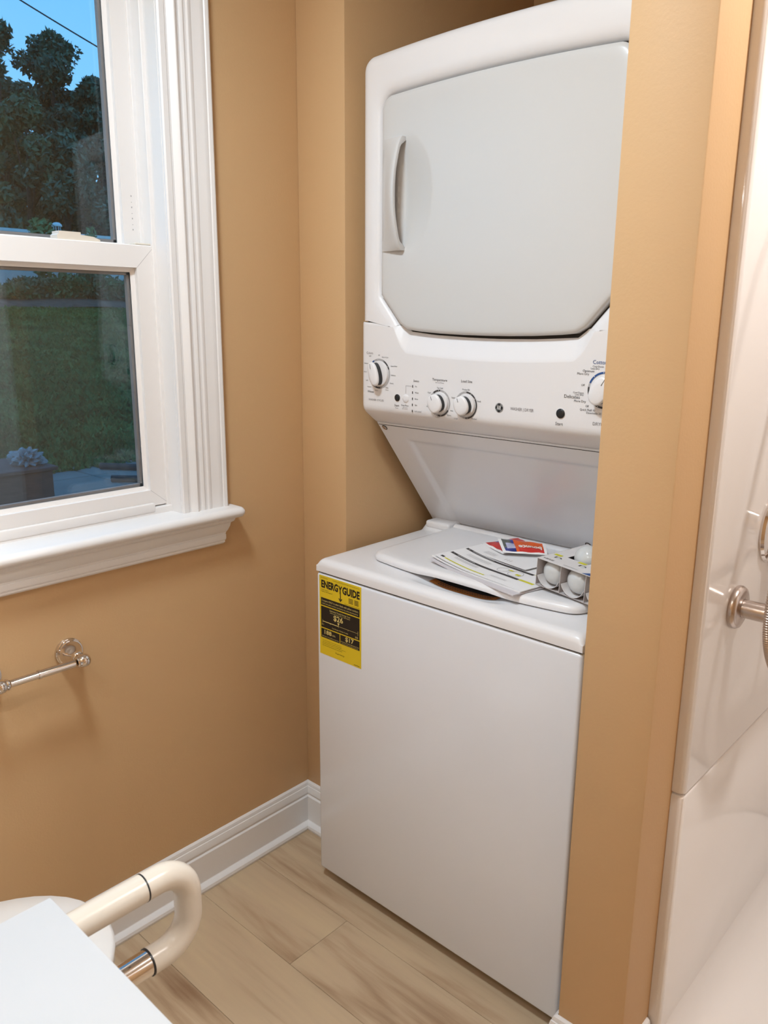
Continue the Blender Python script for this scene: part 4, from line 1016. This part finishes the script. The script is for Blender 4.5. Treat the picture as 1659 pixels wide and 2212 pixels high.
for vx in VANITY_X:
    b = NB(); tube(b, [(vx, YB+.02, 2.05), (vx, YB+.10, 2.06), (vx, -1.46, 2.045)], .009, 14); obj('arm', b, 'nickel', vl)
    b = NB(); lathe(b, (vx, -1.46, 2.05), -Z, [(.022, 0), (.03, .02), (.05, .07), (.062, .11), (.058, .11), (.046, .07), (.026, .022), (.018, .004)], 32, False, False); obj('shade', b, 'lamp_glass', vl)

# ================================================================== OUTDOORS
def ground_z(x):
    s = -x; return -.5 if s < 7.6 else -.5 + .118*(s-7.6) - .0*(s-7.6)
def gz(x): 
    s = -x
    return -.5 if s < 7.6 else (-.5+.112*(s-7.6) if s < 34 else -.5+.112*26.4+.02*(s-34))
b = NB(); xs_ = [-.2, -3, -6, -7.6] + [-7.6-2*i for i in range(1, 14)] + [-40, -60, -110]; ysg = [-60, -30, -15, -5, 0, 5, 10, 15, 20, 30, 45, 70, 110]
g = [[b.verts.new((x, y_, gz(x))) for y_ in ysg] for x in xs_]
for i in range(len(xs_)-1):
    for j in range(len(ysg)-1): b.faces.new((g[i][j], g[i+1][j], g[i+1][j+1], g[i][j+1]))
obj('lawn', b, 'lawn', None, 'mown green lawn rising from the house outside the window', 'lawn', kind='stuff')
def ray(u, v):
    q = r2*((u-829.5)/1730.6) - u2*((v-1106)/1730.6) + fwd; return q
def at_x(u, v, x):          # pixel direction -> point on the plane x = const
    d = ray(u, v); return CAM + d*((x-CAM.x)/d.x)
ng = 42000; gx = -7.7-18.3*rng.random(ng)**1.35; gy = 1.0+16.5*rng.random(ng)*(-gx/26)**.6
gzv = np.array([gz(v) for v in gx]); an = rng.random(ng)*2*PI; hh = .05+.07*rng.random(ng); ww = .03+.03*rng.random(ng)
lean = rng.normal(size=(ng, 2))*.05
Pb = np.stack([gx, gy, gzv-.005], 1); dv = np.stack([np.cos(an)*ww, np.sin(an)*ww, 0*an], 1); tp_ = Pb + np.stack([lean[:, 0], lean[:, 1], hh], 1)
Vg = np.stack([Pb-dv, Pb+dv, tp_], 1).reshape(-1, 3)
me = bpy.data.meshes.new('grass'); me.from_pydata(Vg.tolist(), [], [(3*i, 3*i+1, 3*i+2) for i in range(ng)]); me.materials.append(MT['lawn'])
o = bpy.data.objects.new('grass', me); COL.objects.link(o); tag(o, 'tufts of mown grass growing all over the lawn', 'grass', kind='stuff')
# paving slabs near the house
pv = thing('paving', 'grey concrete paving slabs beside the lawn outside the window', 'paving', (-5.8, 3.2, -.5))
for i in range(4):
    for j in range(4):
        b = NB(); x0, y0 = -8.15+.9*i, 2.3+.9*j; box(b, x0, x0+.885, y0, y0+.885, -.53, -.455, .008, 1); obj('slab', b, 'deckboard', pv)
for k, (p0, p1) in enumerate((((-7.55, 3.45), (-5.9, 4.6)), ((-6.75, 3.15), (-5.6, 4.15)))):
    b = NB(); tube(b, [(p0[0], p0[1], -.415), ((p0[0]+p1[0])/2, (p0[1]+p1[1])/2+.03, -.415), (p1[0], p1[1], -.415)], .04, 12)
    obj('drain_pipe', b, 'wire', None, ('longer', 'shorter')[k]+' black plastic pipe lying on the grey paving outside', 'pipe', 'pipes on the paving', origin=((p0[0]+p1[0])/2, (p0[1]+p1[1])/2, -.455))
# dark planter box with crumpled plastic
bx_ = thing('garden_crate', 'dark brown wooden garden box standing on the lawn near the house', 'garden box', (-6.2, 1.45, -.5))
b = NB(); box(b, -6.6, -5.9, .8, 2.09, -.5, -.06, .01, 1); obj('box_body', b, 'crate', bx_)
b = NB(); box(b, -6.64, -5.86, .76, 2.13, -.06, -.02, .008, 1); obj('box_rim', b, 'crate', bx_)
b = NB(); bmesh.ops.create_icosphere(b, subdivisions=4, radius=1)
for v in b.verts:
    n_ = v.co.normalized(); k = 1+.35*math.sin(n_.x*9+n_.y*4)*math.sin(n_.y*8-n_.z*6) + .12*math.sin(n_.x*23+n_.z*19)
    v.co = Vector((-6.16+n_.x*.16*k, 1.97+n_.y*.13*k, max(-.019, .035+n_.z*.085*k)))
obj('plastic_sheet', b, 'tarp', None, 'crumpled shiny plastic sheet lying on the brown garden box', 'plastic sheet', origin=(-6.16, 1.97, -.02), angle=20)
# fence along the top of the lawn
FX = -33.0
fe = thing('vinyl_fence', 'white vinyl fence along the top of the lawn', 'fence', (FX, 12, gz(FX)))
fz0 = gz(FX); pw = 2.2
pbm = None
for k in range(11):
    y0 = 4 + pw*k
    b = NB(); box(b, FX-.03, FX+.03, y0+.07, y0+pw-.07, fz0+.08, fz0+2.28, .004, 1); obj('panel', b, 'fence', fe)
    b = NB(); box(b, FX-.045, FX+.045, y0+.07, y0+pw-.07, fz0+2.28, fz0+2.40, .006, 1); obj('top_rail', b, 'fence', fe)
    b = NB(); box(b, FX-.07, FX+.07, y0-.07, y0+.07, fz0-.1, fz0+2.48, .006, 1); obj('post', b, 'fence', fe)
# domed lantern post in front of the fence
lp = at_x(122, 480, FX+1.2); LPX, LPY, LPT = lp.x, lp.y, lp.z
ln = thing('garden_lantern_post', 'pale round post with domed slotted cap in front of the white fence', 'post', (LPX, LPY, gz(LPX)))
b = NB(); lathe(b, (LPX, LPY, gz(LPX)-.1), Z, [(.14, 0), (.14, LPT-gz(LPX)-.28)], 24); obj('post', b, 'fence', ln)
b = NB(); lathe(b, (LPX, LPY, LPT-.38), Z, [(.12, 0), (.12, .22)], 24); obj('lantern_core', b, 'dark', ln)
for k in range(8):
    a = 2*PI*k/8; b = NB(); tube(b, [(LPX+.135*math.cos(a), LPY+.135*math.sin(a), LPT-.38), (LPX+.135*math.cos(a), LPY+.135*math.sin(a), LPT-.16)], .018, 8); obj('lantern_bar', b, 'fence', ln)
b = NB(); lathe(b, (LPX, LPY, LPT-.17), Z, [(.20, 0), (.205, .03), (.18, .09), (.11, .15), (.0001, .17)], 24); obj('dome_cap', b, 'fence', ln)
b = NB(); lathe(b, (LPX, LPY, LPT-.40), Z, [(.18, 0), (.18, .04)], 24); obj('lantern_collar', b, 'fence', ln)
# soil border
b = NB(); n = 24
g0 = [[b.verts.new((x, 2+26*i/n, gz(x)+dz+.05*math.sin(i*1.3))) for i in range(n+1)] for x, dz in ((-26.2, .01), (-26.5, .12), (-28.5, .16), (-29.2, .01))]
for r in range(3):
    for i in range(n): b.faces.new((g0[r][i], g0[r][i+1], g0[r+1][i+1], g0[r+1][i]))
obj('soil_border', b, 'soil', None, 'brown soil border between lawn and shrubs', 'flower bed', kind='stuff')

def leaves(bm, blobs, n, size):
    """leaf quads scattered through ellipsoid blobs"""
    V = []; vol = np.array([bb[3]*bb[4]*bb[5] for bb in blobs]); pick = rng.choice(len(blobs), n, p=vol/vol.sum())
    d = rng.normal(size=(n, 3)); d /= np.linalg.norm(d, axis=1)[:, None]; r = rng.random(n)**.42
    B = np.array(blobs)[pick]; C = B[:, :3] + d*r[:, None]*B[:, 3:6]
    a = rng.normal(size=(n, 3)); a /= np.linalg.norm(a, axis=1)[:, None]; c = np.cross(a, rng.normal(size=(n, 3))); c /= np.linalg.norm(c, axis=1)[:, None]
    s = size*(.6+.8*rng.random(n))[:, None]
    Q = np.stack([C-a*s, C-c*s*.42, C+a*s, C+c*s*.42], 1)
    return Q.reshape(-1, 3)
def leaf_obj(name, blobs, n, size, m, parent):
    Q = leaves(None, blobs, n, size) - np.array(ORG[parent.name])
    me = bpy.data.meshes.new(name); k = len(Q)//4
    me.from_pydata(Q.tolist(), [], [(4*i, 4*i+1, 4*i+2, 4*i+3) for i in range(k)]); me.materials.append(MT[m])
    o = bpy.data.objects.new(name, me); COL.objects.link(o); o.parent = parent; o['kind'] = 'stuff'; return o
def tree(label, px, top_y, dist_x, spread, m, n, nb, trunk=True, low=.25, size=.17, seed=1, group='trees behind the fence'):
    """px/top_y: pixel of the crown top; dist_x: world x of the trunk"""
    rs = np.random.default_rng(seed); p = at_x(px, top_y, dist_x); base = gz(dist_x); h = p.z-base
    t = thing('tree', label, 'tree', (p.x, p.y, base), group)
    bl = []
    nb = int(nb*1.9)
    for i in range(nb):
        f = low + (1-low)*(i+.5)/nb; wd = spread*math.sin(PI*min(.98, .16+.80*(f-low)/(1-low)))**.8
        a = rs.random()*2*PI; q = wd*.78*math.sqrt(rs.random()); rad = spread*(.15+.20*rs.random())*(.65+.35*(1-f))
        bl.append((p.x+q*math.cos(a), p.y+q*math.sin(a)*1.15, base+h*f-rad*.55, rad, rad, rad*.85))
    bl.append((p.x, p.y, p.z-spread*.22, spread*.26, spread*.26, spread*.22))
    leaf_obj('crown', bl, n, size, m, t)
    b = NB(); tube(b, [(p.x, p.y, base-.2), (p.x+.1, p.y-.1, base+h*.35), (p.x, p.y+.1, base+h*.75)], [spread*.07, spread*.05, spread*.02], 10)
    tr = obj('trunk', b, 'bark', t)
    b = NB()
    for q in bl[::3]:
        s0 = Vector((p.x, p.y, base+(q[2]-base)*.55)); tube(b, [s0, (s0+Vector(q[:3]))/2+Vector((0, 0, -.15)), Vector(q[:3])], [spread*.025, spread*.016, spread*.006], 6)
    obj('limbs', b, 'bark', tr)
    return t
tree('tall dark tree with broad crown rising against the blue dusk sky', 105, 70, -46, 4.6, 'leaf', 26000, 26, low=.22, seed=3)
tree('dark tree with open upper branches and sky showing through', -25, 45, -44, 3.2, 'leaf', 13000, 18, low=.30, seed=5)
tree('lower rounded dark tree sloping down beside the tall one', 205, 165, -43, 3.6, 'leaf', 17000, 20, low=.15, seed=8)
tree('olive green tree standing just behind the white fence', 45, 205, -40, 3.6, 'leaf2', 17000, 20, low=.05, seed=11)
tree('dense dark evergreen filling the gap near the window frame', 285, 240, -41, 3.8, 'leaf', 16000, 20, low=.05, seed=12)
tree('dark bushy tree low behind the lantern post', 130, 280, -38, 3.4, 'leaf', 14000, 18, low=.0, seed=14)
tree('wide dark tree closing the view far behind the olive tree', 25, 175, -53, 5.5, 'leaf', 18000, 18, low=0, seed=41, size=.22)
tree('wide dark tree closing the view far behind the dense evergreen', 180, 215, -53, 5.5, 'leaf', 18000, 18, low=0, seed=42, size=.22)
def shrub(label, px, top_y, x, rx, m, n, size, seed, group):
    p = at_x(px, top_y, x); base = gz(x); h = p.z-base; rs = np.random.default_rng(seed)
    t = thing('shrub', label, 'shrub', (p.x, p.y, base), group)
    bl = [(p.x+rx*.5*(rs.random()-.5), p.y+rx*(rs.random()*1.6-.8), base+h*(.25+.5*rs.random()), rx*.55, rx*.6, h*.26) for _ in range(7)] + [(p.x, p.y, p.z-h*.16, rx*.3, rx*.3, h*.16)]
    leaf_obj('foliage', bl, n, size, m, t)
    b = NB(); tube(b, [(p.x, p.y, base-.05), (p.x, p.y, base+h*.6)], [.03, .012], 8); obj('stem', b, 'bark', t)
shrub('young green shrub reaching above the fence beside the lantern post', 95, 465, -30.8, .55, 'leaf3', 900, .15, 21, 'shrubs in front of the fence')
shrub('small green shrub topping the fence near the window frame', 193, 487, -30.8, .50, 'leaf3', 800, .13, 22, 'shrubs in front of the fence')
for i, (px, ty, rx) in enumerate(((20, 612, .9), (80, 598, .9), (135, 588, 1.0), (185, 580, 1.0), (240, 596, .9), (290, 600, .9))):
    shrub('olive leaved low shrub in the brown soil border' if i % 2 else 'fresh green low shrub in the brown soil border', px, ty, -28.0, rx, 'leaf2' if i % 2 else 'leaf3', 1500, .11, 30+i, 'low shrubs in the soil border')
# overhead cable and its poles
A, B_ = at_x(35, 0, -12.0), at_x(222, 105, -11.2)
d = (B_-A); E0, E1 = A-d*1.8, B_+d*4.0
cab = [E0.lerp(E1, i/24) + Vector((0, 0, -.25*math.sin(PI*i/24))) for i in range(25)]
off = Vector((0, 0, .22)); cab = [p+off for p in cab]
b = NB(); tube(b, cab, .011, 8); obj('overhead_cable', b, 'wire', None, 'thin black overhead cable crossing the dusk sky', 'cable', origin=tuple(cab[12]))
for e in (cab[0], cab[-1]):
    b = NB(); lathe(b, (e.x, e.y, gz(e.x)-.1), Z, [(.13, 0), (.11, e.z-gz(e.x)+.3)], 14)
    obj('utility_pole', b, 'pole', None, 'wooden utility pole carrying the overhead cable', 'pole', 'utility poles', origin=(e.x, e.y, gz(e.x)))
